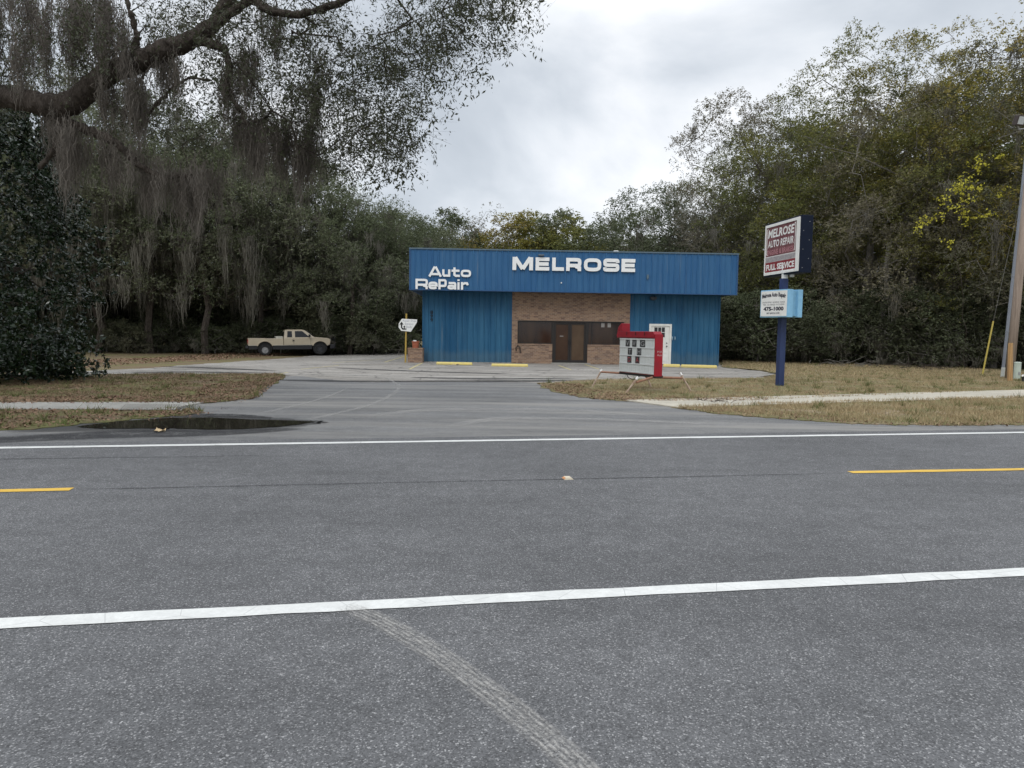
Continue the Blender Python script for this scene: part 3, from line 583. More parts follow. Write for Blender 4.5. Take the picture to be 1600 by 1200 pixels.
# ------------------------------------------------------------------ planter + pot
pl0 = G(636.5, 566.5); pr0 = G(657.5, 567.5); fr = Fr((pl0[0], pl0[1]+.1, 0), (1, 0, 0)); pw = float(pr0[0]-pl0[0])
ph = (566.5-544)*pl0[1]/F
o = root('brick_pier', pl0, 'low brick pier beside the left corner of the blue shop', 'brick pier'); mb = MB(); mb.box(fr, 0, pw, 0, ph-.05, -.7, 0); mb.build('brick_body', m_brick, o)
mb = MB(); mb.box(fr, -.02, pw+.02, ph-.05, ph+.01, -.72, .02); mb.build('cap', m_brick, o)
o = root('clay_pot', fr.p(pw*.5, ph+.01, -.3), 'terracotta pot with a pale lid standing on the low brick pier', 'pot')
q = fr.p(pw*.48, ph+.01, -.3); mb = MB(); mb.tube([q, q+(0, 0, .28), q+(0, 0, .3), q+(0, 0, .36)], [.16, .19, .21, .2], 16); mb.build('pot', worn('terracotta', (.40, .13, .07), (.26, .08, .05), .8, 6), o)
q = q+np.array([-.04, 0, .36]); mb = MB(); mb.tube([q, q+(0, 0, .05)], [.11, .06], 12); mb.build('lid', m_wht, o)
# ------------------------------------------------------------------ arrow sign
base = G(633.5, 566.5); o = root('arrow_sign', base, 'white arrow shaped sign on a yellow post left of the shop', 'sign')
Yp = base[1]; top = at(635, 490, Yp); m_ypost = worn('yellow_post_paint', (.44, .30, .06), (.30, .21, .07), .6, 5, stretch=(1, 1, .3))
mb = MB(); mb.tube([base-(0, 0, .02), top], .046, 10); mb.build('post', m_ypost, o)
fr = Fr((base[0], Yp-.07, 0), (1, 0, 0)); pts = [fr.hit(*p) for p in ((622.9, 511.5), (623.2, 505.2), (628, 498), (652, 499.2), (651.3, 504), (642, 518.3), (627, 516.8))]
mb = MB(); mb.prism(fr, pts, 0, .02); bd = mb.build('board', m_wht, o)
def bx2(px, py): return fr.hit(px, py)
mb = MB(); a = bx2(627.4, 511.7); s1 = bx2(627.4, 507)
stroke(mb, fr, [bx2(632.5, 514.3), bx2(629.5, 514), bx2(627.6, 511.8), bx2(627.5, 506)], .07, .02, .026)
mb.prism(fr, [bx2(624.2, 507), bx2(630.6, 507), bx2(627.5, 502.6)], .02, .0275)
stroke(mb, fr, [bx2(634, 514.2), bx2(632.6, 514.2), bx2(631.8, 513), bx2(631.8, 510.6)], .045, .02, .0268); mb.prism(fr, [bx2(629.8, 511), bx2(633.8, 511), bx2(631.8, 508.6)], .02, .028)
stroke(mb, fr, [bx2(634.4, 515.4), bx2(634.4, 512.5)], .035, .02, .0272)
mb.build('arrow_mark', m_dark, bd)
m_gtext = P('grey_lettering', (.30, .30, .36), .7)
for s_, (xa, ya_), (xb, yb_) in (('Repair Shop', (629.5, 503.3), (650, 499.8)), ('Entrance', (633, 507.8), (646, 504.3)), ('Back', (635, 512.3), (643.5, 509))):
    A = bx2(xa, ya_); Bq = bx2(xb, yb_); text('lettering', s_, fr, A[0], Bq[0], A[1], Bq[1], .0215, m_gtext, bd)
# ------------------------------------------------------------------ pole signs
pb = G(1218, 603.5); Yp = pb[1]; o = root('pole_sign', pb, 'tall blue pole carrying a maroon sign box above pale blue cabinets on the right lawn', 'pole sign')
m_navy = worn('navy_paint', (.030, .048, .125), (.020, .032, .085), .45, 4, stretch=(1, 1, .3)); fr = Fr((pb[0], Yp, -.05), (1, .25, 0)); mb = MB(); pt = at(1224, 433, Yp)[2]; mb.box(fr, -.1, .1, 0, pt, -.1, .1)
mb.build('pole', m_navy, o, bevel=.008)
mb = MB(); mb.tube([(pb[0]+.02, Yp, pt-.05), (pb[0]+.02, Yp, pt+.35)], .1, 12); mb.box(Fr((pb[0]+.14, Yp-.1, pt), (1, 0, 0)), 0, .12, 0, .25, 0, .1); mb.build('pole_collar', m_wht, o)
# upper cabinet
YR, YL = Yp-.95, Yp+1.15
TR = at(1251, 338.5, YR); BRp = at(1246, 424, YR); TL = at(1197.5, 353, YL); BLp = at(1195, 430.5, YL)
rv = np.array([TR[0]-TL[0], TR[1]-TL[1], 0]); Wd = float(np.linalg.norm(rv)); zb_ = (BRp[2]+BLp[2])/2; zt_ = (TR[2]+TL[2])/2; Hh = zt_-zb_
ufr = Fr((TL[0], TL[1], zb_), rv); print('sign1', Wd, Hh, 'n', ufr.n)
mb = MB(); mb.box(ufr, -.05, Wd+.04, -.05, Hh+.05, -.42, -.008); cab = mb.build('sign_cabinet', P('navy_cabinet', (.006, .011, .026), .6, 0, .15), o, bevel=.01)
mb = MB(); 
for i in range(6): mb.tube([ufr.p(Wd+.04, Hh*(.06+.17*i), -.1-.2*(i % 2)), ufr.p(Wd+.046, Hh*(.06+.17*i), -.1-.2*(i % 2))], .012, 6)
mb.build('screw', m_grey, cab)
mb = MB(); mb.box(ufr, 0, Wd, 0, Hh, -.008, .004); mb.box(ufr, 0, Wd, Hh-.09, Hh, .004, .03); mb.box(ufr, Wd-.16, Wd, .06, Hh-.09, .004, .03); mb.box(ufr, 0, .05, .06, Hh-.09, .004, .03); mb.box(ufr, 0, Wd, 0, .06, .004, .03)
face = mb.build('sign_face', m_wht, cab)
m_mar = worn('maroon_vinyl', (.11, .028, .038), (.24, .11, .11), .6, 5); m_red = worn('red_vinyl', (.25, .022, .03), (.16, .025, .03), .6, 5); m_pg = worn('peeled_grey', (.42, .40, .40), (.25, .22, .23), .7, 9)
f = lambda q: q*Hh
mb = MB(); mb.box(ufr, .06, Wd-.20, f(.37), f(.95), .004, .008); mb.build('sign_panel', m_mar, cab)
mb = MB(); mb.box(ufr, .05, Wd-.16, f(.06), f(.25), .004, .008); mb.build('sign_panel', m_red, cab)
mb = MB(); mb.box(ufr, .05, Wd-.18, f(.255), f(.355), .004, .0085); mb.build('sign_panel', m_pg, cab)
text('lettering', 'MELROSE', ufr, .17, Wd-.34, f(.73), f(.90), .0095, m_wht, cab, .03, shear=.12, slope=.0)
text('lettering', 'AUTO REPAIR', ufr, .17, Wd-.34, f(.54), f(.68), .0095, m_wht, cab, .02, shear=.12)
text('lettering', 'ENGINE & BRAKES', ufr, .15, Wd-.32, f(.395), f(.495), .0095, P('pink_worn', (.48, .22, .24), .7), cab, .01)
mb = MB(); stroke(mb, ufr, [(.16, f(.40)), (.11, f(.42)), (.11, f(.90)), (.16, f(.925))], .03, .008, .0112); stroke(mb, ufr, [(Wd-.30, f(.40)), (Wd-.25, f(.42)), (Wd-.25, f(.90)), (Wd-.30, f(.925))], .03, .008, .0113); mb.build('sign_border', m_wht, cab)
text('lettering', 'COLLISION - BODY', ufr, .1, Wd-.24, f(.27), f(.34), .0095, P('worn_print', (.3, .27, .28), .7), cab)
text('lettering', 'FULL SERVICE', ufr, .12, Wd-.24, f(.09), f(.21), .0095, m_wht, cab, .04)
# lower cabinets
YR, YL = Yp-.75, Yp+.25
TR = at(1231, 452.5, YR); BRp = at(1229.5, 494.5, YR); TL = at(1189.5, 455, YL); BLp = at(1188, 495, YL)
rv = np.array([TR[0]-TL[0], TR[1]-TL[1], 0]); W2_ = float(np.linalg.norm(rv)); zb_ = (BRp[2]+BLp[2])/2; zt_ = (TR[2]+TL[2])/2; H2 = zt_-zb_
lfr = Fr((TL[0], TL[1], zb_), rv); print('sign2', W2_, H2)
m_lb = worn('pale_blue_paint', (.25, .50, .70), (.19, .40, .58), .5, 4)
mb = MB(); mb.box(lfr, -.02, W2_+.02, -.02, H2+.02, -.24, -.006); cab2 = mb.build('sign_cabinet', m_lb, o, bevel=.006)
mb = MB(); mb.box(lfr, .015, W2_-.015, .015, H2-.015, -.006, .006); face2 = mb.build('sign_face', m_wht, cab2)
back = lfr.p(0, 0, -.66); lfr2 = Fr(back, rv); mb = MB(); mb.box(lfr2, -.02, W2_+.02, -.02, H2+.02, -.006, .20); c2_ = mb.build('sign_cabinet', m_lb, o, bevel=.006)
mb = MB(); mb.box(lfr, .05, W2_-.05, .02, H2-.02, -.47, -.24); mb.build('gap_filler', P('pale_blue_shadow', (.20, .42, .6), .5), o)  # block filling the gap between cabinets, the gap's shade put into its blue
m_ink = P('black_ink', (.012, .012, .03), .6); m_ink2 = P('grey_ink', (.16, .16, .18), .6); w = W2_; h = H2
text('lettering', 'Melrose Auto Repair', lfr, .05*w, .95*w, .64*h, .86*h, .0075, m_ink, cab2, .045, arch=.07*h)
text('lettering', 'ENGINE REPAIR - AIR REPAIR - BRAKES', lfr, .08*w, .92*w, .52*h, .58*h, .0075, m_ink2, cab2, .01)
text('lettering', 'TIRES - OIL CHANGES - AUTO REPAIR', lfr, .1*w, .9*w, .43*h, .49*h, .0075, m_ink2, cab2, .01)
text('lettering', '475-1000', lfr, .12*w, .88*w, .22*h, .38*h, .0075, m_ink, cab2, .05)
text('lettering', 'MV #00361298', lfr, .25*w, .73*w, .09*h, .17*h, .0075, m_ink2, cab2, .03)
# ------------------------------------------------------------------ portable message board
YR, YL = 19.9, 21.6
TR = at(1024, 528.5, YR); BRp = at(1024.5, 588.5, YR); TL = at(968.5, 526.5, YL); BLp = at(968.5, 580, YL)
rv = np.array([TR[0]-TL[0], TR[1]-TL[1], 0]); W3 = float(np.linalg.norm(rv)); zb_ = (BRp[2]+BLp[2])/2; H3 = (TR[2]+TL[2])/2-zb_
bfr = Fr((TL[0], TL[1], zb_), rv); print('board', W3, H3, zb_)
bc = bfr.p(W3/2, -zb_, -.15); o = root('message_board', bc, 'red and white portable message board with dark letter tiles standing on rusty legs', 'message board')
m_redp = worn('red_sign_paint', (.33, .010, .022), (.22, .012, .022), .5, 4); m_rust = worn('rusty_steel', (.26, .12, .07), (.36, .22, .16), .8, 8); m_pal = worn('flaking_steel', (.45, .36, .28), (.22, .12, .08), .8, 8)
mb = MB(); mb.box(bfr, 0, W3, 0, H3, -.22, -.01); cab = mb.build('board_cabinet', m_redp, o, bevel=.01)
m_panel = worn('panel_white', (.66, .68, .66), (.52, .54, .52), .5, 5, stretch=(4, 4, .6))
mb = MB(); mb.box(bfr, .02, W3-.02, .02, H3-.02, -.01, .002); pn = mb.build('letter_panel', m_panel, cab)
mb = MB()
for i in range(5): z = .05+(H3-.1)*i/4; mb.box(bfr, .02, W3-.02, z-.014, z+.014, .004, .016)
mb.build('letter_rail', P('rail_white', (.62, .63, .62), .5), cab)
mb = MB()
for i in range(1, 34): q = W3*i/34; mb.box(bfr, q-.004, q+.004, .03, H3-.03, .002, .0035)
mb.build('panel_rib', P('rib_grey', (.22, .24, .24), .6), cab)
m_tile = P('tile_black', (.03, .03, .03), .6)
rh = (H3-.1)/4
for row, q, ch in ((3, .19, 'V'), (3, .38, 'W'), (3, .60, 'G'), (2, .26, 'T'), (2, .52, 'H'), (1, .25, 'D'), (1, .48, 'A')):
    z0 = .05+rh*row+.02; x0 = W3*q; tw_ = W3*(.14 if ch == 'G' else .115); mb = MB(); mb.box(bfr, x0, x0+tw_, z0, z0+rh-.035, .004, .012); t_ = mb.build('letter_tile', m_tile, cab)
    text('tile_letter', ch, bfr, x0+.03, x0+tw_-.03, z0+.03, z0+rh-.07, .0135, P('tile_red', (.35, .06, .07), .6) if row == 1 else P('tile_grey', (.30, .30, .30), .6), t_)
m_redd = worn('red_crown_paint', (.27, .010, .02), (.19, .012, .02), .45, 3)
mb = MB(); mb.prism(Fr(bfr.o, bfr.r), [(-.10, H3-.02), (-.12, H3+.08), (-.07, H3+.18), (W3-.06, H3+.18), (W3+.0, H3+.10), (W3+.0, H3-.0), (0, H3+.0)], -.23, .04)
mb.build('crown_band', m_redd, cab, bevel=.008)
mb = MB(); mb.prism(Fr(bfr.o, bfr.r), [(-.09, H3+.18), (.20, H3+.18), (.19, H3+.42), (.12, H3+.42), (-.02, H3+.32)], -.23, .04); mb.build('arrow_head', m_redd, cab, bevel=.008)
mb = MB()
for i in range(1, 4): mb.box(bfr, W3*i/4-.01, W3*i/4+.01, H3+.06, H3+.17, .05, .056)
mb.build('crown_seam', m_dark, cab)
mb = MB(); mb.box(bfr, W3+.001, W3+.03, -.02, H3+.1, -.24, .02); mb.build('end_panel', m_redp, cab)
cz = zb_+H3*.55; text('lettering', 'M.R.\nAuto', Fr(bfr.p(W3+.03, 0, 0), -bfr.n, bfr.r), .05, .26, H3*.52, H3*.66, .002, P('pale_mark', (.55, .4, .4), .6), cab)
mb = MB(); mb.box(bfr, -.02, W3+.02, -.06, 0, -.28, -.02); mb.build('base_rail', m_dark, o)
def leg(foot, top_, side_to):
    mb = MB(); f0 = G(*foot); t0 = at(top_[0], top_[1], f0[1]+(top_[2] if len(top_) > 2 else 0)); mb.tube([f0, t0], .028, 8); mb.build('leg', m_pal, o)
    mb = MB(); d = t0-f0; d /= np.linalg.norm(d); mb.tube([t0, t0+d*.09], .035, 8); mb.build('leg_cap', m_wht, o); return t0
t1_ = leg((925, 605), (938.5, 581, .1), 0); t2_ = leg((977.5, 615), (994, 593, .1), 0); t3_ = leg((1080, 612.5), (1065, 586.5, .1), 0); t4_ = leg((1018, 606), (1011, 590, .1), 0)
mb = MB(); mb.tube([t1_, bfr.p(.1, -.04, -.15)], .03, 8); mb.tube([t2_-(0, 0, .08), bfr.p(W3-.1, -.05, -.02)], .035, 8); mb.tube([bfr.p(W3-.1, -.05, -.05), t3_-(0, 0, .08)], .035, 8); mb.tube([t4_, bfr.p(W3*.6, -.05, -.2)], .03, 8); mb.build('cross_bar', m_rust, o)
mb = MB(); q = bfr.p(.25, -.02, -.1); mb.tube([q, q+(.05, -.05, -.12), q+(.2, -.05, -.2), q+(.35, 0, -.12), q+(.5, 0, -.02)], .012, 6); mb.build('loose_cable', m_dark, o)
# ------------------------------------------------------------------ utility pole, guy guard, pedestal
up = G(1577, 592); Yp = up[1]; print('pole', up)
o = root('utility_pole', up, 'weathered wooden utility pole with grey conduit and floodlight at the right edge', 'utility pole')
def wood(name, c1, c2):
    mt, nt, b = new_mat(name); c = ramp(nt, noise(nt, coord(nt, (14, 14, .5)), 1.5, 6, .75), [(.3, c2), (.55, c1), (.8, tuple(x*1.2 for x in c1))]); L(nt, c, b.inputs['Base Color']); b.inputs['Roughness'].default_value = .9; bump(nt, b, noise(nt, coord(nt, (20, 20, .6)), 1.5, 5), .7, .02); return mt
m_wood = wood('pole_wood', (.30, .235, .19), (.15, .11, .085)); m_wood2 = wood('raw_wood', (.45, .27, .12), (.22, .13, .06))
tops = at(1624, 100, Yp); dirp = (tops-up)/np.linalg.norm(tops-up); topp = up+dirp*13
mb = MB(); mb.tube([up-dirp*.1, up+dirp*3, topp], [.165, .16, .13], 20); mb.build('pole', m_wood, o, smooth=True)
cb = G(1566, 590); ct = at(1598, 290, cb[1]); dc = (ct-cb)/np.linalg.norm(ct-cb); ctt = cb+dc*9.5
m_cond = worn('grey_conduit', (.27, .29, .33), (.20, .21, .24), .5, 4, stretch=(1, 1, .3))
mb = MB(); mb.tube([cb, ctt], .062, 12)
for q in (2.0, 4.4, 6.8): mb.tube([cb+dc*q, cb+dc*(q+.05)], .072, 12)
mb.build('conduit', m_cond, o, smooth=False)
mb = MB(); q = cb; mb.tube([q-(0, 0, .1), q+dc*.45], .075, 12); mb.build('conduit_sleeve', worn('sleeve_white', (.6, .6, .56), None, .6), o)
mb = MB(); s0 = G(1578, 596); s1_ = at(1579, 536, s0[1]); mb.tube([s0-(0, 0, .1), s1_], [.10, .085], 7); mb.build('splint', m_wood2, o)
lp = at(1592, 188, Yp-.3); mb = MB(); fl = Fr(lp, (1, .25, 0), None, (.12, -.25, 1)); mb.box(fl, -.17, .22, -.2, .2, -.12, .1); fx = mb.build('floodlight', P('bronze_housing', (.05, .035, .03), .5), o, bevel=.02)
mb = MB(); mb.box(fl, -.13, .17, -.15, .15, .1, .108); mb.build('lens', P('lens_glass', (.5, .52, .52), .15), fx)
mb = MB(); mb.tube([lp+(.05, .1, -.15), lp+(.2, .3, -.28), up+dirp*((lp[2]-.2)/dirp[2])], .025, 8); mb.build('lamp_arm', m_grey, o)
gb = G(1535, 586); gt = at(1552, 502, gb[1]+.3); o = root('guy_guard', gb, 'slanting yellow plastic guard over a guy wire left of the utility pole', 'guy wire guard')
mb = MB(); mb.tube([gb, gt], .035, 10); mb.build('guard', worn('yellow_guard', (.46, .36, .07), (.36, .28, .07), .5), o)
dg_ = (gt-gb)/np.linalg.norm(gt-gb); mb = MB(); mb.tube([gt, gt+(up+dirp*9.5-gt)], .008, 5); mb.build('guy_wire', m_grey, o)
pd = G(1588.5, 593); o = root('utility_pedestal', pd, 'pale green round utility pedestal beside the foot of the wooden pole', 'utility pedestal')
mb = MB(); mb.tube([pd, pd+(0, 0, .68)], .13, 16); mb.tube([pd+(0, 0, .68), pd+(0, 0, .72), pd+(0, 0, .74)], [.14, .135, .09], 16); mb.build('housing', worn('pedestal_green', (.48, .53, .46), (.38, .42, .36), .6), o)
mb = MB(); mb.box(Fr(pd+(.0, -.13, .2), (1, 0, 0)), -.04, .04, 0, .12, 0, .012); mb.build('lock_plate', m_grey, o)
pd = G(1598, 597); o = root('meter_pipe', pd, 'short black pipe with a white elbow in the grass at the right edge', 'pipe'); mb = MB(); mb.tube([pd, pd+(0, 0, .22)], .04, 10); mb.build('stem', m_dark, o)
mb = MB(); mb.tube([pd+(-.04, 0, .22), pd+(-.02, 0, .26), pd+(.16, 0, .26)], .035, 10); mb.build('elbow', m_wht, o)
# ------------------------------------------------------------------ road stud & scraps
q = G(887, 748, .012); fr = Fr(q, e1.tolist()+[0]); o = root('road_stud', q, 'pale raised road stud on the centre joint of the road', 'road stud')
mb = MB(); mb.loft([fr.p(a, 0, c) for a, c in ((-.055, -.055), (.055, -.055), (.055, .055), (-.055, .055))], [fr.p(a, .022, c) for a, c in ((-.03, -.045), (.03, -.045), (.03, .045), (-.03, .045))]); mb.build('stud', P('stud_cream', (.62, .54, .40), .5), o)
mb = MB(); mb.loft([fr.p(a, z, c) for a, z, c in ((-.054, .003, -.045), (-.054, .003, .045), (-.034, .018, .04), (-.034, .018, -.04))], [fr.p(a-.003, z+.002, c) for a, z, c in ((-.054, .003, -.045), (-.054, .003, .045), (-.034, .018, .04), (-.034, .018, -.04))]); mb.build('reflector', P('amber', (.6, .25, .08), .3), o)
def scrap(name, px, py, s, label, cat, mat):
    q = G(px, py, .02); rg = np.random.default_rng(int(px)); mb = MB(); n = 5; V = [q+np.array([(i/n-.5)*s+rg.normal(0, s*.05), (j/n-.5)*s*.7+rg.normal(0, s*.05), abs(rg.normal(0, s*.12))+.004]) for j in range(n+1) for i in range(n+1)]
    mb.add(V, [(j*(n+1)+i, j*(n+1)+i+1, (j+1)*(n+1)+i+1, (j+1)*(n+1)+i) for j in range(n) for i in range(n)]); tag(mb.build(name, mat), label, cat)
scrap('dead_leaf', 250, 674, .16, 'pale crumpled leaf on the asphalt in front of the puddle', 'leaf', P('pale_leaf', (.55, .42, .25), .8))
scrap('paper_scrap', 712, 571, .3, 'pale scrap lying between the two left wheel stops', 'litter', P('scrap_pale', (.45, .36, .24), .9))
# ------------------------------------------------------------------ pickup truck
def truck():
    r = root('pickup_truck', (0, 0, 0), 'tan extended cab pickup truck with dark lower body parked below the mossy oaks', 'pickup truck')
    T = Fr((0, 0, 0), (1, 0, 0))      # a forward, b up, c toward -y (near side)
    m_tan = worn('tan_car_paint', (.43, .37, .27), (.36, .30, .22), .3, 1.2, spec=.5); m_lo = P('charcoal_body', (.018, .018, .02), .45); m_ty = P('tyre_rubber', (.018, .018, .018), .85); m_rim = worn('wheel_metal', (.42, .42, .42), (.25, .25, .25), .35, 6, .7); m_tg = P('tinted_glass', (.010, .011, .014), .12, 0, .3)
    def arch(cx, r_, zb, n=10): return [(cx+r_*math.cos(math.radians(t)), zb+r_*math.sin(math.radians(t))) for t in np.linspace(180, 0, n)]
    HW = .98; xr, xf = 1.147, 5.03; zb = .40
    def panel(pts, nm, mat, hw=HW, bev=.02):
        mb = MB(); mb.prism(T, pts, -hw, hw); return mb.build(nm, mat, r, bevel=bev)
    # bed: upper tan
    bed = panel([(0.03, .70)]+arch(xr, .50, .52, 12)[1:-1] and [(0.0, .74), (.55, .74)]+[(xr+.54*math.cos(math.radians(t)), .50+.52*math.sin(math.radians(t))) for t in np.linspace(155, 25, 10)]+[(1.75, .72), (2.43, .72), (2.43, 1.22), (0.02, 1.25)], 'bed', m_tan)
    cab_lo = panel([(2.46, .74), (4.42, .74)]+[(xf+.54*math.cos(math.radians(t)), .48+.52*math.sin(math.radians(t))) for t in np.linspace(152, 20, 10)]+[(5.74, .72), (5.80, .95), (5.78, 1.14), (5.55, 1.22), (4.75, 1.29), (4.6, 1.27), (2.46, 1.25)], 'body', m_tan, HW, .03)
    panel([(0.05, .44), (.62, .44), (.66, .72), (0.02, .72)], 'lower_body', m_lo, HW-.015, .01); panel([(1.68, .42), (4.42, .40), (4.5, .74), (1.64, .72)], 'lower_body', m_lo, HW-.015, .01)
    mb = MB(); mb.box(T, .3, 5.6, .45, .62, -.6, .6); mb.build('chassis', m_lo, r)
    # flares
    for cx, zz in ((xr, .50), (xf, .48)):
        for sg in (-1, 1):
            mb = MB(); A = [(cx+.53*math.cos(math.radians(t)), zz+.51*math.sin(math.radians(t))) for t in np.linspace(160, 20, 12)]; Bq = [(cx+.62*math.cos(math.radians(t)), zz+.60*math.sin(math.radians(t))) for t in np.linspace(20, 160, 12)]
            c0, c1 = (HW-.01, HW+.05) if sg > 0 else (-HW-.05, -HW+.01); mb.prism(T, A+Bq, c0, c1); mb.build('wheel_arch', m_tan, r, bevel=.01)
            mb = MB(); mb.prism(T, [(cx+.5*math.cos(math.radians(t)), zz+.5*math.sin(math.radians(t))) for t in np.linspace(0, 360, 24)[:-1]], sg*.5, sg*(HW-.14)); mb.build('wheel_well', m_dark, r)
    # cab greenhouse (tapers inward)
    bot = [(2.47, 1.25), (4.70, 1.27)]; zt = 1.86
    mb = MB()
    def sec(xa, xb, z, hw): return [T.p(xa, z, -hw), T.p(xb, z, -hw), T.p(xb, z, hw), T.p(xa, z, hw)]
    mb.loft(sec(2.47, 4.70, 1.24, .94), sec(2.56, 3.98, 1.80, .78)); mb.loft(sec(2.56, 3.98, 1.80, .78), sec(2.68, 3.80, zt, .66)); cabn = mb.build('cab', m_tan, r, bevel=.03)
    def gp(x, z, s, e=.012):
        hw = .94+(.78-.94)*(z-1.24)/(1.80-1.24); return T.p(x, z, s*(hw+e))
    for s_ in (1, -1):
        for pts in ([(2.70, 1.30), (3.05, 1.30), (3.05, 1.75), (2.74, 1.75)], [(3.26, 1.30), (4.22, 1.30), (4.22, 1.36), (3.78, 1.75), (3.26, 1.75)]):
            mb = MB(); mb.loft([gp(x, z, s_, -.01) for x, z in pts], [gp(x, z, s_) for x, z in pts]); mb.build('side_window', m_tg, cabn)
        mb = MB(); mb.box(T, 3.10, 3.20, 1.03, 1.09, *sorted((s_*HW, s_*(HW+.03)))); mb.box(T, 3.08, 3.11, .98, 1.14, *sorted((s_*HW, s_*(HW+.012)))); mb.build('door_handle', m_dark, r)
        mb = MB()
        for xx in (3.16, 4.36): mb.box(T, xx-.006, xx+.006, .78, 1.24, *sorted((s_*(HW-.001), s_*(HW+.003))))
        mb.build('door_seam', m_dark, r)
        mb = MB(); mb.box(T, 4.20, 4.34, 1.30, 1.50, *sorted((s_*1.04, s_*1.20))); mb.box(T, 4.24, 4.30, 1.34, 1.38, *sorted((s_*.92, s_*1.05))); mb.build('mirror', m_dark, r, bevel=.02)
        mb = MB(); mb.box(T, .02, .62, .715, .745, *sorted((s_*(HW), s_*(HW+.02)))); mb.box(T, 1.72, 4.46, .715, .745, *sorted((s_*(HW), s_*(HW+.02)))); mb.build('side_trim', P('pale_trim', (.5, .47, .40), .3), r)
        mb = MB(); mb.box(T, 5.66, 5.80, .98, 1.14, *sorted((s_*.66, s_*(HW-.02)))); mb.build('headlight', P('headlight_glass', (.55, .57, .6), .1, 0, .6), r, bevel=.02)
        mb = MB(); mb.box(T, -.015, .03, .85, 1.15, *sorted((s_*.82, s_*(HW-.01)))); mb.build('tail_light', P('red_lens', (.3, .01, .01), .2), r, bevel=.005)
    ws = lambda t, hw: None
    mb = MB(); A = [T.p(4.62, 1.30, -.80), T.p(4.62, 1.30, .80), T.p(4.04, 1.76, .70), T.p(4.04, 1.76, -.70)]; mb.loft(A, [p+np.array([.05, 0, .035]) for p in A]); mb.build('windscreen', m_tg, cabn)
    mb = MB(); A = [T.p(2.50, 1.35, -.7), T.p(2.50, 1.35, .7), T.p(2.56, 1.72, .62), T.p(2.56, 1.72, -.62)]; mb.loft(A, [p+np.array([-.03, 0, 0]) for p in A]); mb.build('rear_window', m_tg, cabn)
    mb = MB(); mb.box(T, 5.70, 5.83, .76, 1.14, -.62, .62); mb.build('grille', m_dark, r)
    panel([(5.75, .42), (6.08, .45), (6.12, .74), (5.78, .76)], 'front_bumper', m_lo, HW-.02, .03); panel([(-.16, .52), (0.02, .52), (.02, .70), (-.16, .70)], 'rear_bumper', P('bumper_dark', (.03, .03, .032), .4), .9, .02)
    mb = MB()
    for c in (-.75, -.3, .3, .75): mb.tube([T.p(6.1, .5, c), T.p(6.2, .8, c), T.p(6.05, 1.2, c)], .035, 8)
    for b_ in (.6, .85, 1.18): mb.tube([T.p(6.17, b_, -.85), T.p(6.17, b_, .85)], .035, 8)
    mb.build('bull_bar', m_dark, r)
    mb = MB(); mb.box(T, 1.92, 2.40, 1.1, 1.37, -.88, .88); mb.build('toolbox', worn('tool_box_cream', (.46, .44, .38), None, .4), r, bevel=.015)
    mb = MB(); mb.box(T, .08, 2.35, 1.215, 1.235, -.80, .80); mb.build('bed_cover', m_lo, r)
    for cx in (xr, xf):
        for sg in (-1, 1):
            c0 = sg*.70; c1 = sg*.965
            mb = MB(); ring = []
            for rr_, cc in ((.26, c0), (.36, c0), (.385, c0+sg*.04), (.385, c1-sg*.04), (.36, c1), (.24, c1)): ring.append([T.p(cx+rr_*math.cos(2*PI*i/28), .385+rr_*math.sin(2*PI*i/28), cc) for i in range(28)])
            for A, Bq in zip(ring, ring[1:]): mb.loft(A, Bq, False)
            w_ = mb.build('wheel', m_ty, r, smooth=False)
            mb = MB(); R_ = lambda rr_, cc: [T.p(cx+rr_*math.cos(2*PI*i/28), .385+rr_*math.sin(2*PI*i/28), cc) for i in range(28)]
            mb.loft(R_(.245, c1), R_(.215, c1-sg*.07), False); mb.loft(R_(.215, c1-sg*.07), R_(.20, c1-sg*.075))
            for i in range(8):
                t = 2*PI*i/8; mb.prism(T, [(cx+.06*math.cos(t-.5), .385+.06*math.sin(t-.5)), (cx+.21*math.cos(t-.17), .385+.21*math.sin(t-.17)), (cx+.21*math.cos(t+.17), .385+.21*math.sin(t+.17)), (cx+.06*math.cos(t+.5), .385+.06*math.sin(t+.5))], c1-sg*.07, c1-sg*.03)
            mb.loft(R_(.07, c1-sg*.07), R_(.05, c1+sg*.005)); mb.build('rim', m_rim if cx == xr else P('rim_black', (.06, .06, .065), .4, .5), w_)
    return r
tk = truck()
rw = at(407.5, 556.5, 49.6); fw_ = at(493.7, 553.6, 51.0)
yaw = math.atan2(fw_[1]-rw[1], fw_[0]-rw[0]); sl = 3.883/np.linalg.norm((fw_-rw)[:2]); print('truck', rw, fw_, 'len ratio', 1/sl, math.degrees(yaw))
cy_, sy_ = math.cos(yaw), math.sin(yaw)
tk.location = (rw[0]-1.147*cy_-(-(-.965))*(-sy_)*-1*0, rw[1]-1.147*sy_+.9, float(gh(rw[0], rw[1]))-.0); tk.rotation_euler = (0, -math.atan2(.13, 3.9)*.6, yaw); tk.scale = (1/sl,)*3
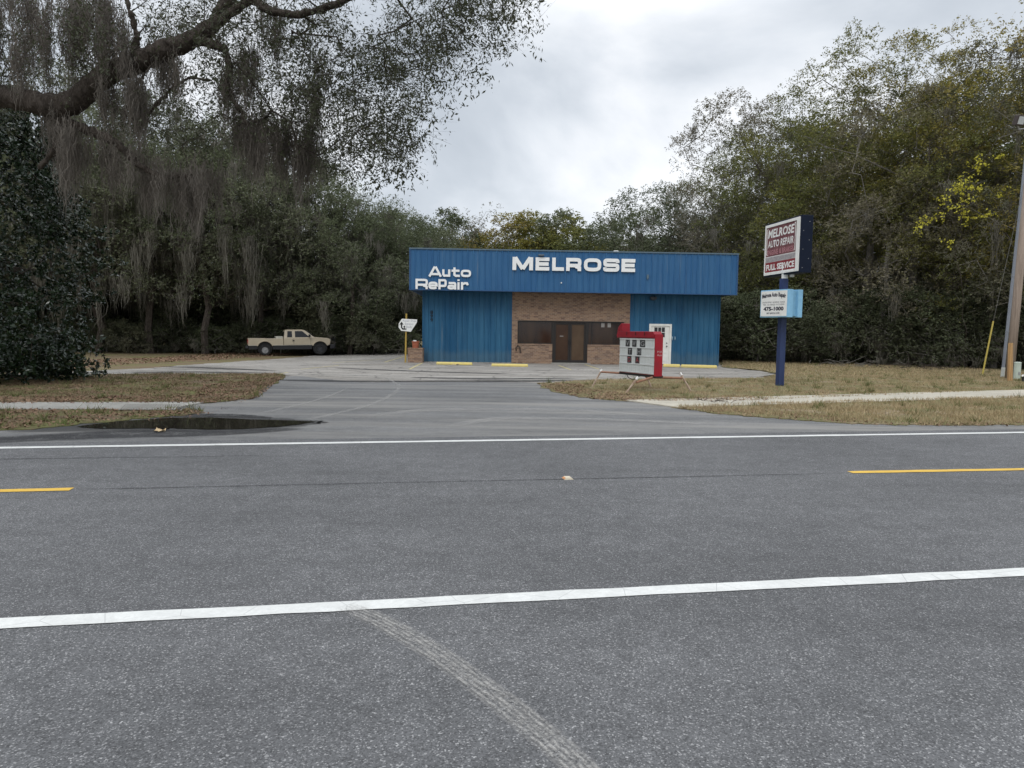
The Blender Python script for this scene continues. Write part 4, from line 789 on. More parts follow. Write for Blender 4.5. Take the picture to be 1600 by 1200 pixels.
# ------------------------------------------------------------------ vegetation
def rdir(n, rng, zb=0.0):
    v = rng.normal(size=(n, 3)); v[:, 2] += zb; return v/np.linalg.norm(v, axis=1)[:, None]
def leaf_quads(P0, rng, ln, wd, droop=0.0, var=.35, d=None, up=0.0):
    n = len(P0); d = rdir(n, rng, -droop) if d is None else d; nn = rdir(n, rng)
    if up:
        d[:, 2] *= .55; d /= np.linalg.norm(d, axis=1)[:, None]; nm = rdir(n, rng, up); nn = np.cross(nm, d); nn = np.cross(d, np.cross(nn, d))+1e-6; s = nn/np.linalg.norm(nn, axis=1)[:, None]
        k = (1+rng.normal(0, var, n)).clip(.4, 1.8)[:, None]; l = ln*k; w = wd*k; return np.stack([P0, P0+d*l*.45+s*w*.5, P0+d*l, P0+d*l*.45-s*w*.5], 1).reshape(-1, 3)
    s = np.cross(d, nn); s /= np.linalg.norm(s, axis=1)[:, None]+1e-9
    k = (1+rng.normal(0, var, n)).clip(.4, 1.8)[:, None]; l = ln*k; w = wd*k
    return np.stack([P0, P0+d*l*.45+s*w*.5, P0+d*l, P0+d*l*.45-s*w*.5], 1).reshape(-1, 3)
def twig_leaves(C, rng, ntw, tl, nl, ln, wd, spread, droop=.2, flat=.6):
    """ntw twigs near each centre, nl leaves along each"""
    K = len(C); S = np.repeat(C, ntw, 0)+rng.normal(size=(K*ntw, 3))*np.array([spread, spread, spread*flat])
    D = rdir(K*ntw, rng, -droop); D[:, 2] *= .8
    t = rng.random((K*ntw, nl, 1)); Pp = S[:, None]+D[:, None]*t*tl+rng.normal(size=(K*ntw, nl, 3))*.04*max(1, tl)
    return S, D, leaf_quads(Pp.reshape(-1, 3), rng, ln, wd, droop)
def grow(start, targets, rng, jit=.12, sag=.0, maxseg=1.2):
    """start: list of (pos,parent,minradius)"""
    pos = [np.array(p, float) for p, _, _ in start]; par = [q for _, q, _ in start]
    c0 = np.array(pos[0]); T_ = sorted(targets, key=lambda t: min(np.linalg.norm(t-p) for p in pos[::2]))
    arr = np.zeros((len(pos)+len(T_)*8, 3)); arr[:len(pos)] = pos; n = len(pos)
    for t in T_:
        dd = arr[:n]-t; d = np.linalg.norm(dd, axis=1)+np.maximum(0, dd[:, 2])*.5; i = int(np.argmin(d)); L_ = np.linalg.norm(dd[i]); k = int(np.clip(L_/maxseg, 1, 6)); p = i; a = arr[i].copy()
        for j in range(1, k+1):
            q = a+(t-a)*j/k; 
            if j < k: q = q+rng.normal(size=3)*jit*L_/k**.5+np.array([0, 0, sag*L_*math.sin(PI*j/k)])
            arr[n] = q; par.append(p); p = n; n += 1
    return arr[:n].copy(), par
def radii(par, tip=.008, ex=2.3, minr=None):
    n = len(par); r = np.zeros(n); has = np.zeros(n, bool)
    acc = np.zeros(n)
    for i in range(n-1, -1, -1):
        if acc[i] == 0: acc[i] = tip**ex
        if par[i] >= 0: acc[par[i]] += acc[i]
    r = acc**(1/ex)
    if minr is not None:
        for i, m_ in enumerate(minr): r[i] = max(r[i], m_) if m_ else r[i]
    return r
def branch_mesh(arr, par, r, nside=5, cut=0.0):
    idx = [i for i in range(len(par)) if par[i] >= 0 and r[i] >= cut]; i = np.array(idx); p = np.array([par[k] for k in idx])
    A = arr[p]; B_ = arr[i]; d = B_-A; ln = np.linalg.norm(d, axis=1)[:, None]+1e-9; d = d/ln; A = A-d*(r[p][:, None]*.3)
    ref = np.where(np.abs(d[:, 2:3]) < .9, np.array([[0, 0, 1.]]), np.array([[1., 0, 0]])); a = np.cross(d, ref); a /= np.linalg.norm(a, axis=1)[:, None]; b_ = np.cross(d, a)
    rp = np.minimum(r[p], r[i]*1.45); q = []
    for j in range(nside):
        t0, t1 = 2*PI*j/nside, 2*PI*(j+1)/nside; o0 = a*math.cos(t0)+b_*math.sin(t0); o1 = a*math.cos(t1)+b_*math.sin(t1)
        q.append(np.stack([A+o0*rp[:, None], A+o1*rp[:, None], B_+o1*r[i][:, None], B_+o0*r[i][:, None]], 1))
    return np.concatenate(q, 0).reshape(-1, 3)
def moss_quads(C, rng, nst, lmean, spread, w, seg=4, zsp=.5):
    """hanging strands: C (K,3) anchor points with per-anchor length factors"""
    K = len(C); S = np.repeat(C, nst, 0)+rng.normal(size=(K*nst, 3))*np.array([spread, spread, spread*zsp]); n = len(S)
    base = np.repeat(rng.lognormal(0, .4, K).clip(.3, 1.9), nst); ln = lmean*base*rng.uniform(.25, 1.0, n)
    fall = np.exp(-np.sum((S-np.repeat(C, nst, 0))[:, :2]**2, 1)/(2*(spread*1.1)**2)); ln = ln*(.45+.75*fall)
    ang = rng.random(n)*PI; side = np.stack([np.cos(ang), np.sin(ang), np.zeros(n)], 1); ph = rng.random(n)*6; am = rng.normal(0, .11, (n, 1)); am2 = rng.normal(0, .035, (n, 1)); ph2 = rng.random(n)*6; cen = np.repeat(C, nst, 0)
    qs = []; prev = None
    for k in range(seg+1):
        t = k/seg; pos = S+np.array([0, 0, -1.])*(ln*t)[:, None]+side[:, [1, 0, 2]]*am*np.sin(ph+t*4)[:, None]*ln[:, None]+side*am2*np.sin(ph2+t*11)[:, None]; pos[:, :2] += (cen-S)[:, :2]*.25*t
        ww = (w*(1-t)**.7*(1+.3*np.sin(ph*3+t*9))+.002)[:, None]; L_ = pos-side*ww; R_ = pos+side*ww
        if prev is not None: qs.append(np.stack([prev[0], prev[1], R_, L_], 1))
        prev = (L_, R_)
    return np.concatenate(qs, 0).reshape(-1, 3)
m_bark = None
def barkm(name, c1, c2):
    mt, nt, b = new_mat(name); v = coord(nt, (6, 6, 1.5)); f = noise(nt, v, 2.5, 7, .75); L(nt, ramp(nt, f, [(.3, c2), (.6, c1), (.8, tuple(x*1.4 for x in c1))]), b.inputs['Base Color']); b.inputs['Roughness'].default_value = .95; b.inputs['Specular IOR Level'].default_value = .1; bump(nt, b, math_(nt, 'ADD', f, math_(nt, 'MULTIPLY', noise(nt, coord(nt, (1, 1, .4)), 22, 4, .7), .5)), 1.0, .08); return mt
m_bark = barkm('oak_bark', (.11, .092, .078), (.03, .024, .02)); m_barkl = barkm('grey_bark', (.27, .25, .22), (.13, .115, .10))
m_moss = leaf_mat('spanish_moss', [(.13, .122, .098), (.195, .182, .15), (.26, .245, .205)], .95, .3, .02, 1.2)
m_mossn = leaf_mat('near_moss', [(.12, .105, .088), (.19, .17, .148), (.26, .24, .21)], .95, .3, .02, 1.2)
m_oakn = leaf_mat('near_oak_leaf', [(.035, .042, .022), (.055, .062, .032), (.075, .08, .045)], .5, .3, .3, .8)
m_lg = leaf_mat('grey_green_leaf', [(.060, .073, .038), (.10, .118, .062), (.135, .152, .085), (.18, .19, .12)], .6, .25, .15, .35)
m_ol = leaf_mat('olive_leaf', [(.07, .088, .038), (.15, .16, .05), (.26, .235, .055), (.29, .22, .08)], .6, .25, .15, .3)
m_br = leaf_mat('brown_grey_leaf', [(.065, .078, .038), (.125, .125, .075), (.20, .175, .13), (.185, .18, .065)], .6, .25, .15, .3)
m_dk = leaf_mat('dark_shrub_leaf', [(.045, .052, .03), (.08, .09, .05), (.13, .125, .08)], .6, .2, .15, .5)
m_mag = leaf_mat('magnolia_leaf', [(.010, .020, .009), (.017, .032, .013), (.030, .045, .020)], .22, .06, .5, 1.2)
PROTO = {}
def forest_tree(key, name, hgt, rad, zlow, nt_, leafm, rng, ntw=26, nl=9, ln=.105, wd=.05, spread=.46, moss=0, cat='tree', open_=0.0, bark=None, lobes=13, mossw=.026, mosslen=1.3, tl=.34, pads=64, padr=1.2):
    r = root(name, (0, 0, 0), 'prototype', cat); nt_ = int(nt_*1.3)
    # trunk
    lean = rng.normal(0, .04, 2); start = [((0, 0, -.3), -1, hgt*.016)]; k = 5; zt = max(zlow+1.0, hgt*.45)
    for j in range(1, k+1): z = zt*j/k; start.append(((lean[0]*z+rng.normal(0, .12), lean[1]*z+rng.normal(0, .12), z), j-1, hgt*.015*(1-.4*j/k)))
    cz = (hgt+zlow)/2; hz = (hgt-zlow)/2; npad = int(pads); ga = PI*(3-5**.5); PC = []; PR = []
    lob = [(rng.uniform(0, 2*PI), rng.uniform(-.5, .8), rng.uniform(.12, .34)) for _ in range(6)]
    for q in range(npad):
        zf = -.95+1.93*(q+.5)/npad; sr = math.sqrt(max(0, 1-zf*zf*(.75 if zf < 0 else 1))); th = q*ga+rng.normal(0, .25); f_ = .80
        for (la, lz, lm) in lob: f_ += lm*math.exp(-((math.atan2(math.sin(th-la), math.cos(th-la)))**2/.35+(zf-lz)**2/.12))
        inn = rng.random() < .22; f_ *= rng.uniform(.35, .7) if inn else rng.uniform(.86, 1.06)
        R_ = padr*rng.uniform(.72, 1.3); PC.append(np.array([math.cos(th)*sr*rad*f_, math.sin(th)*sr*rad*f_, max(zlow*.5+.4, cz+zf*hz*min(1.0, f_*1.08)-R_*.3)])); PR.append(R_)
    PC = np.array(PC); PR = np.array(PR); T_ = []
    for c_, R_ in zip(PC, PR):
        T_.append(c_-np.array([0, 0, R_*.25]))
        for _ in range(2): t = rng.random()*2*PI; T_.append(c_+np.array([math.cos(t), math.sin(t), rng.uniform(-.2, .3)])*R_*.55)
    arr, par = grow(start, T_, rng, .13, .05, 1.3); ra = radii(par, .012, 2.2, [s[2] for s in start])
    tr = npmesh('trunk', branch_mesh(arr, par, ra, 6, .0), 4, bark or m_bark, r)
    C = np.array(T_); K = len(PC)*ntw; ci = np.repeat(np.arange(len(PC)), ntw); den = rng.uniform(.45, 1.0, len(PC))*(1-open_); keep = rng.random(K) < den[ci]; ci = ci[keep]; K = len(ci)
    d_ = rdir(K, rng, .55); sh = rng.uniform(.05, 1.0, K)**.5*rng.choice([.92, 1.0, 1.12], K); S = PC[ci]+d_*np.stack([PR[ci]*sh, PR[ci]*sh, PR[ci]*sh*.62], 1)
    D = d_+rdir(K, rng, -.1)*.8; D /= np.linalg.norm(D, axis=1)[:, None]; t_ = rng.random((K, nl, 1))**.7; Pp = S[:, None]+D[:, None]*t_*tl+rng.normal(size=(K, nl, 3))*.05
    Q = leaf_quads(Pp.reshape(-1, 3), rng, ln, wd, .2, .35, None, .9)
    twq = []
    # fine twigs as thin slivers
    s_ = np.cross(D, rdir(len(D), rng)); s_ /= np.linalg.norm(s_, axis=1)[:, None]; tw = np.stack([S-s_*.009, S+s_*.009, S+D*tl*1.3+s_*.003, S+D*tl*1.1-s_*.002], 1).reshape(-1, 3)
    npmesh('twigs', tw[:len(tw)//8*4] if open_ < .2 else tw, 4, bark or m_barkl, r); npmesh('crown', Q, 4, leafm, r)
    kids = [c for c in bpy.data.objects if c.parent == r]
    if moss:
        cand = C[rng.random(len(C)) < moss]; cand = cand[cand[:, 2] > zlow*.6+.3]; q = moss_quads(np.concatenate([cand, cand[cand[:, 2] < hgt*.5]-np.array([0, 0, .6])]), rng, 40, mosslen, .21, mossw*.7, 5); kids.append(npmesh('moss', q, 4, m_moss, r))
    KID[r.name] = kids; PROTO[key] = (r, hgt, rad); return r
rg = np.random.default_rng
forest_tree('m1', 'mossy_oak', 15, 5.4, 2.4, 0, m_lg, rg(1), moss=.34, ntw=140, nl=10)
forest_tree('m2', 'mossy_oak', 16, 5.2, 3.0, 0, m_lg, rg(2), moss=.46, ntw=130, nl=10, mosslen=1.9)
forest_tree('m3', 'mossy_oak', 13, 5.0, 2.2, 0, m_lg, rg(3), moss=.14, ntw=150, nl=10)
forest_tree('r1', 'olive_oak', 18, 5.2, 2.5, 0, m_ol, rg(4), moss=.05, ntw=150, nl=10, pads=66, padr=1.3)
forest_tree('r2', 'olive_oak', 17, 5.0, 2.0, 0, m_br, rg(5), moss=.06, ntw=135, nl=10, open_=.03, pads=66, padr=1.25, bark=m_barkl)
forest_tree('r3', 'olive_oak', 20, 4.4, 7.0, 0, m_ol, rg(6), moss=.0, ntw=105, nl=9, open_=.2, bark=m_barkl, pads=58, padr=1.0)
forest_tree('f1', 'far_oak', 13, 5.0, 2.0, 0, m_ol, rg(7), ntw=100, nl=9, ln=.17, wd=.085)
forest_tree('f2', 'far_bare_tree', 14, 3.4, 4.0, 0, m_br, rg(8), ntw=26, nl=5, ln=.16, wd=.07, open_=.4, bark=m_barkl, pads=52, padr=.8)
forest_tree('f3', 'far_oak', 12, 5.5, 2.0, 0, m_lg, rg(9), ntw=100, nl=9, ln=.17, wd=.085)
forest_tree('s1', 'understory_shrub', 3.6, 2.2, .1, 0, m_dk, rg(10), ntw=60, nl=10, ln=.12, wd=.055, pads=34, padr=.62, cat='shrub')
forest_tree('s2', 'understory_shrub', 4.6, 2.0, .1, 0, m_lg, rg(12), ntw=38, nl=9, ln=.12, wd=.055, pads=36, padr=.6, cat='shrub', bark=m_barkl, moss=.12, mosslen=.6, open_=.1)
USED = set()
def plant(key, px, Y, toppx, rz, label, group=None, wsc=1.0, hgt=None):
    r, h0, r0_ = PROTO[key]; p = at(px, 500, Y); x = float(p[0]); z = float(gh(x, Y))
    h = hgt if hgt else (at(px, toppx, Y)[2]-z)*1.07; s_ = h/h0; sw = max(.8, min(1.25, s_))*wsc if hgt is None or hgt < 7 else 1.2*wsc
    if key not in USED:
        USED.add(key); r.location = (x, Y, z); r.rotation_euler = (0, 0, rz); r.scale = (sw, sw, s_); r['label'] = label
        if group: r['group'] = group
        return r
    return copy_kids(r, (x, Y, z), rz, (sw, sw, s_), label, group)
GL = 'front row of mossy oaks behind the lot'; GR = 'olive trees on the right side of the lot'
for a in (('m2', -260, 50, 150, 0, 'mossy oak at the far left, outermost beyond the dark magnolia'),
          ('m1', -150, 52, 150, 1, 'mossy oak left of the dark magnolia, second from the left edge'),
          ('m3', -50, 51, 170, 2, 'grey green oak mostly hidden behind the dark magnolia'),
          ('m1', 50, 53, 150, 3, 'mossy oak whose crown shows just right of the dark magnolia'),
          ('m2', 150, 51, 140, 2.1, 'heavily moss draped oak at the left end of the open tree line'),
          ('m1', 235, 52, 165, 4.4, 'moss curtained oak midway between the magnolia and the pickup'),
          ('m2', 320, 51.5, 170, .4, 'moss draped oak just left of the pickup tailgate'),
          ('m3', 400, 54, 200, 1.5, 'grey green oak rising behind the pickup bed'),
          ('m2', 470, 56, 235, 5.2, 'mossy oak rising behind the pickup hood'),
          ('m3', 545, 54, 288, .9, 'rounded grey green oak with its top just left of the open sky'),
          ('m3', 612, 57, 338, 3.3, 'lower grey green oak touching the left edge of the blue fascia')):
    plant(*a, group=None)
for a in (('f3', 650, 72, 336, .3, 'far grey green oak over the left end of the fascia'),
          ('f2', 696, 76, 332, 1, 'thin pale far tree left of the tall bare one above the fascia', ),
          ('f2', 738, 70, 318, 2.4, 'tall bare grey tree standing above the Auto Repair lettering', ),
          ('f1', 795, 72, 342, 2.2, 'far yellow green oak above the M of the shop sign'),
          ('f1', 855, 72, 334, 4.2, 'far olive oak with twiggy top above the middle of the shop sign'),
          ('f3', 925, 72, 338, 5, 'broad grey green far oak above the end of the shop sign'),
          ('f2', 978, 76, 352, 4, 'sparse far tree in the gap right of the shop sign'),
          ('m3', 1042, 60, 290, .6, 'dense dark oak above the right part of the fascia'),
          ('f3', 1105, 66, 350, 2.0, 'low grey oak behind the right end of the fascia')):
    plant(*a)
for a in (('r2', 1143, 53, 176, 1.3, 'tall brown green oak just right of the shop roof', None, .92),
          ('r1', 1200, 50, 232, 3.4, 'olive oak behind the maroon sign box'),
          ('r1', 1262, 50, 165, .2, 'olive oak right behind the pole sign, spreading over its top'),
          ('r3', 1335, 47, 62, 5, 'tallest open crowned tree with airy top against the sky'),
          ('r2', 1378, 44, 165, 2.7, 'brown green oak in the middle of the right tree line'),
          ('r3', 1440, 45, 70, 2.1, 'second tall open crowned tree, nearer the right edge'),
          ('r1', 1490, 43, 130, 4.0, 'bushy olive oak behind the yellow blossom'),
          ('r2', 1555, 41, 95, 5.5, 'grey brown oak left of the wooden utility pole'),
          ('r1', 1625, 40, 15, 1.9, 'tallest olive oak at the right edge behind the utility pole'),
          ('r2', 1720, 40, 60, .5, 'grey brown oak outermost on the right')):
    plant(*a)
# second and third rows
for i in range(15):
    px = -330+i*68+random.uniform(-12, 12); Y = 61+random.uniform(-2, 3); plant(('m3', 'm1', 'm3', 'm2')[i % 4], px, Y, 235 if i < 11 else 330, random.random()*6, 'grey green oak deep in the left wood behind the front row', 'oaks deep in the left wood', 1.1)
for i in range(10):
    px = 1175+i*70+random.uniform(-12, 12); Y = 61-i*1.1; plant(('r1', 'r2', 'f1')[i % 3], px, Y, 215-i*8, random.random()*6, 'olive oak deep in the right wood behind the front row', 'oaks deep in the right wood', 1.1)
for i in range(9):
    px = 640+i*62; plant(('f3', 'f1')[i % 2], px, 88, 378, random.random()*6, 'low oak in the far wood beyond the shop', 'oaks in the far wood beyond the shop', 1.2)
for i in range(22):
    px = -330+i*46+random.uniform(-10, 10); Y = 57+random.uniform(-2, 5); plant(('s1', 's2', 's1')[i % 3], px, Y, 0, random.random()*6, 'dark shrub under the left oaks behind the lot', 'shrubs under the left oaks', 1.2, 4.2+random.random()*1.5)
for i in range(14):
    px = 20+i*46+random.uniform(-12, 12)
    if px > 640: break
    Y = 52.5+random.uniform(-1, 1.5); plant(('s1', 's2')[i % 2], px, Y, 0, random.random()*6, 'low shrub at the front edge of the left wood', 'low shrubs along the left wood edge', .9, 2.0+random.random()*1.6)
for i in range(19):
    px = 1118+i*36+random.uniform(-8, 8); Y = 46.5-(px-1118)/480*6.0+random.uniform(-.6, .9); plant(('s2', 's1', 's2')[i % 3], px, Y, 0, random.random()*6, 'tangled shrub along the edge of the right wood', 'shrubs along the right wood edge', 1.0, 3.2+random.random()*2.4)
for i in range(13):
    px = 1130+i*52; Y = 52-(px-1118)/480*5; plant('s1', px, Y, 0, random.random()*6, 'tangled shrub along the edge of the right wood', 'shrubs along the right wood edge', 1.3, 5.5)
for i in range(16):
    px = -360+i*64; plant('s1', px, 68+random.uniform(-1, 2), 0, random.random()*6, 'tall dark thicket far back in the left wood', 'thickets far back in the left wood', 1.9, 8)
for i in range(11):
    px = 1110+i*62; plant('s1', px, 60-i*.6, 0, random.random()*6, 'tall dark thicket far back in the right wood', 'thickets far back in the right wood', 1.7, 8)
# ---- foreground live oak
rng = rg(21); oak = root('live_oak', (-15.5, 18, 0), 'huge live oak at the left with a sweeping limb, small leaves and hanging moss', 'tree')
def lim(pts, parent_idx, start):
    for (px, py, Y, r_) in pts: start.append((at(px, py, Y), parent_idx, r_)); parent_idx = len(start)-1
    return parent_idx
start = [(np.array([-15.5, 18, -.3]), -1, .62), (np.array([-15.6, 18, 1.5]), 0, .5), (np.array([-15.3, 17.8, 3.6]), 1, .46), (np.array([-14.2, 17.2, 5.6]), 2, .36)]
i = lim([(-60, 140, 16, .27), (0, 150, 15.8, .26), (45, 158, 15.6, .26), (80, 166, 15.5, .29)], 3, start)
fork = i
a = lim([(115, 160, 15.4, .27), (150, 128, 15.3, .25), (180, 108, 15.2, .24), (205, 103, 15.1, .24), (245, 84, 15, .23), (275, 72, 15, .22), (303, 60, 15, .20)], fork, start); tipA = a
b1_ = lim([(330, 40, 15, .17), (350, 12, 15, .15), (375, -20, 15, .13), (430, -60, 15, .1), (540, -90, 14.5, .07), (680, -80, 14, .05)], tipA, start)
top = b1_-4
lim([(390, 3, 14.8, .1), (425, 18, 14.7, .09), (470, 22, 14.6, .085), (500, 14, 14.5, .08), (540, 0, 14.5, .07), (600, -30, 14.2, .05)], b1_-5, start)
lim([(325, 66, 14.9, .11), (350, 76, 14.8, .09), (358, 105, 14.8, .075), (357, 140, 14.8, .065), (372, 168, 14.7, .05), (385, 195, 14.7, .03)], tipA, start)
lim([(100, 188, 15.5, .14), (125, 198, 15.5, .12), (160, 212, 15.5, .10), (190, 230, 15.4, .09), (215, 255, 15.4, .08), (250, 275, 15.4, .06), (300, 275, 15.3, .03)], fork, start)
lim([(95, 200, 15.6, .13), (88, 232, 15.8, .09), (60, 262, 16, .05)], fork, start)
lim([(211, 70, 15, .09), (214, 55, 15, .08), (203, 20, 15, .07), (190, -30, 15, .05)], tipA-3, start)
lim([(195, 172, 15.2, .0), (222, 184, 15.3, .035), (248, 160, 15.3, .04), (270, 138, 15.2, .045), (295, 122, 15.1, .04), (330, 126, 15, .025)], tipA-2, start)
T_ = []
for cx, cy, rx, ry, n_, y0, y1 in ((745, 30, 70, 55, 34, 13.2, 14.8), (660, 70, 70, 75, 50, 13, 15.5), (590, 150, 65, 80, 52, 13, 16), (520, 100, 80, 100, 56, 13, 16.5), (470, 180, 50, 60, 34, 13.5, 16), (600, 222, 42, 38, 24, 13.5, 15.5), (540, 235, 50, 35, 20, 14, 16),
                               (430, 60, 90, 80, 42, 13, 17), (330, 70, 100, 80, 34, 13, 17), (340, 165, 80, 60, 30, 14, 17), (210, 60, 110, 70, 40, 13.5, 17.5), (80, 60, 110, 80, 44, 13.5, 18), (20, 150, 60, 60, 16, 15, 18), (250, 200, 80, 40, 16, 14.5, 17),
                               (600, -60, 250, 60, 60, 12.5, 16), (250, -90, 300, 80, 70, 12, 18), (-200, 0, 200, 200, 60, 13, 20)):
    for _ in range(n_):
        t = rng.random()*2*PI; q = math.sqrt(rng.random()); T_.append(at(cx+rx*q*math.cos(t), cy+ry*q*math.sin(t), rng.uniform(y0, y1)))
arr, par = grow([(p, q, r_) for p, q, r_ in start], T_, rng, .10, .05, .7); ra = radii(par, .005, 2.3); ra[:len(start)] = [max(s[2]*.9, .015) for s in start]
def fix(v): return v-np.array(ORG[oak.name])
nS = len(start)
# the heavy limbs as smooth continuous tubes, the rest as twigs
mb = MB()
kids_of = {}
for k_ in range(1, nS): kids_of.setdefault(par[k_], []).append(k_)
done = set()
def chain(i):
    c = [par[i], i]
    while True:
        nx_ = [k for k in kids_of.get(c[-1], []) if k == c[-1]+1]
        if not nx_: break
        c.append(nx_[0])
    return c
def smooth_chain(c, first):
    P_ = [arr[k] for k in c]; R_ = [ra[k] for k in c]
    if not first: R_[0] = R_[1]*1.15
    outp, outr = [], []
    for k in range(len(P_)-1):
        p0, p1, p2, p3 = P_[max(k-1, 0)], P_[k], P_[k+1], P_[min(k+2, len(P_)-1)]
        for s_ in np.linspace(0, 1, 7)[:-1]:
            outp.append(.5*((2*p1)+(-p0+p2)*s_+(2*p0-5*p1+4*p2-p3)*s_*s_+(-p0+3*p1-3*p2+p3)*s_**3)+rng.normal(size=3)*.012); outr.append(R_[k]*(1-s_)+R_[k+1]*s_*1.0+rng.normal()*.006)
    outp.append(P_[-1]); outr.append(R_[-1]*.8); mb.tube(outp, [max(.01, x) for x in outr], 12)
i = 1
while i < nS:
    c = chain(i); smooth_chain(c, i == 1); i = c[-1]+1
tro = mb.build('trunk', m_bark, oak, smooth=True)
sb = tro.modifiers.new('sub', 'SUBSURF'); sb.levels = 2; sb.render_levels = 2; tx = bpy.data.textures.new('bark_lumps', 'CLOUDS'); tx.noise_scale = .16; tx.noise_depth = 4
dm_ = tro.modifiers.new('lumps', 'DISPLACE'); dm_.texture = tx; dm_.strength = .09; dm_.mid_level = .5; dm_.texture_coords = 'LOCAL'
keepi = [k for k in range(len(par)) if k >= nS]
ra2 = ra.copy(); ra2[nS:] = np.minimum(ra2[nS:], .045); sub = ra2.copy(); sub[:nS] = -1
ra3 = ra2; idxcut = sub
Vb = branch_mesh(arr, [p if k >= nS else -1 for k, p in enumerate(par)], ra3, 5, 0.0); npmesh('branches', fix(Vb), 4, m_bark, oak)
C = np.array(T_)
S, D, Q = twig_leaves(C, rng, 10, .5, 10, .068, .023, .25, .35, .9)
s_ = np.cross(D, rdir(len(D), rng)); s_ /= np.linalg.norm(s_, axis=1)[:, None]; tw = np.stack([S-s_*.003, S+s_*.003, S+D*.6+s_*.001, S+D*.6-s_*.001], 1).reshape(-1, 3)
npmesh('twigs', fix(tw), 4, m_bark, oak)
# dangling outer sprays at the rim
rim = [at(px, py, 14.2+rng.normal(0, .5)) for px, py in ((800, 20), (822, 48), (790, 75), (770, 60), (760, 105), (745, 118), (735, 95), (720, 120), (692, 140), (688, 165), (705, 100), (665, 150), (655, 175), (648, 200), (640, 235), (628, 265), (634, 285), (610, 262), (590, 270), (560, 272), (600, 280), (618, 240), (575, 245), (680, 110), (780, 10), (810, 0))]
S2, D2, Q2 = twig_leaves(np.array(rim), rng, 6, .35, 10, .08, .028, .14, 1.0, 1.0)
npmesh('crown', fix(np.concatenate([Q, Q2])), 4, m_oakn, oak)
tw2 = np.stack([S2-[.003, 0, 0], S2+[.003, 0, 0], S2+D2*.4, S2+D2*.4], 1).reshape(-1, 3)
MC = []
for px, py, n_, sp_ in ((20, -5, 5, 30), (60, 0, 8, 30), (90, 30, 7, 25), (130, 10, 7, 30), (165, 0, 8, 15), (140, 60, 5, 20), (180, 60, 5, 12), (75, 170, 5, 8), (105, 195, 6, 6), (98, 230, 4, 8), (205, 125, 5, 8), (212, 150, 5, 8), (200, 235, 5, 10), (235, 268, 5, 15), (285, 280, 7, 20), (245, 80, 3, 8), (270, 75, 3, 8), (360, 120, 3, 8), (395, 180, 7, 15), (420, 195, 10, 22), (455, 205, 9, 22), (480, 215, 6, 15), (400, 90, 3, 10), (330, 270, 5, 20), (370, 80, 2, 8), (150, 215, 4, 15), (40, 60, 5, 20), (490, 150, 2, 10), (-40, 0, 6, 30), (160, 130, 3, 10), (495, 90, 2, 10), (430, 20, 3, 30)):
    for _ in range(n_): MC.append(at(px+rng.normal()*sp_, py+abs(rng.normal())*14, rng.uniform(14.6, 16.2)))
npmesh('moss', fix(moss_quads(np.array(MC), rng, 100, .68, .08, .0055, 6, zsp=3.0)), 4, m_mossn, oak)
# ---- magnolia
rng = rg(31); mg = root('magnolia', (0, 0, 0), 'dense dark green magnolia with broad glossy leaves at the left edge', 'tree'); mc = at(-25, 560, 20.6)
start = [((0, 0, -.2), -1, .16), ((0.05, 0, 1.5), 0, .14), ((0, .1, 3.2), 1, .11), ((.1, 0, 5.2), 2, .08), ((0, 0, 6.8), 3, .05)]
T_ = []
for _ in range(430):
    z = .2+7.6*rng.random()**.9; rr = 2.95*math.sqrt(max(.03, 1-((z-2.9)/5.2)**2 if z > 2.9 else 1-((2.9-z)/8.5)**2)); t = rng.random()*2*PI; q = rr*rng.uniform(.45, 1.0)**.6*(1+.13*math.sin(3*t+z*1.7)); T_.append(np.array([q*math.cos(t), q*math.sin(t), z]))
arr, par = grow(start, T_, rng, .08, .03, .8); ra = radii(par, .007, 2.2, [s[2] for s in start]); npmesh('trunk', branch_mesh(arr, par, ra, 5), 4, m_bark, mg)
C = np.array(T_); C = np.concatenate([C, np.stack([2.5*np.sqrt(rng.random(110))*np.cos(np.linspace(0, 60, 110)), 2.5*np.sqrt(rng.random(110))*np.sin(np.linspace(0, 60, 110)), rng.uniform(.12, .9, 110)], 1)]); S, D, _q = twig_leaves(C, rng, 14, .3, 1, .1, .1, .24, -.2, .8)
# whorls of leaves around each shoot tip
nlf = 11; tip = np.repeat(S+D*.1, nlf, 0); ax = np.repeat(D, nlf, 0); rv_ = rdir(len(tip), rng); dd = ax*.55+rv_*.8; dd /= np.linalg.norm(dd, axis=1)[:, None]
npmesh('crown', leaf_quads(tip, rng, .125, .052, 0, .25, dd), 4, m_mag, mg); mg.location = (float(mc[0]), float(mc[1]), 0)
# ---- yellow blossom in the right trees
rng = rg(41); T_ = []
vb = at(1500, 330, 36.3); vine = root('yellow_flowering_vine', G(1500, 578), 'climbing vine with bright yellow blossom hanging in the right trees', 'flowering vine')
pts = [(1540, 250), (1556, 246), (1530, 258), (1520, 275), (1505, 282), (1492, 288), (1500, 300), (1490, 295), (1510, 310), (1520, 285), (1495, 315), (1508, 322), (1510, 335), (1475, 316), (1480, 305), (1535, 335), (1545, 330), (1450, 345), (1440, 352), (1432, 358), (1455, 338), (1482, 378), (1560, 300), (1520, 300), (1500, 288), (1512, 290), (1530, 262), (1506, 340), (1470, 340)]
T_ = [at(px+rng.normal()*2, py+rng.normal()*2, 36.2+rng.normal()*.3) for px, py in pts]
st = [(G(1508, 578)+np.array([0, 0, -.1]), -1, .03)]; g0 = st[0][0]; mid = at(1502, 330, 36.6)
for j in range(1, 9): st.append((g0+(mid-g0)*j/8+rng.normal(size=3)*.15, j-1, .025))
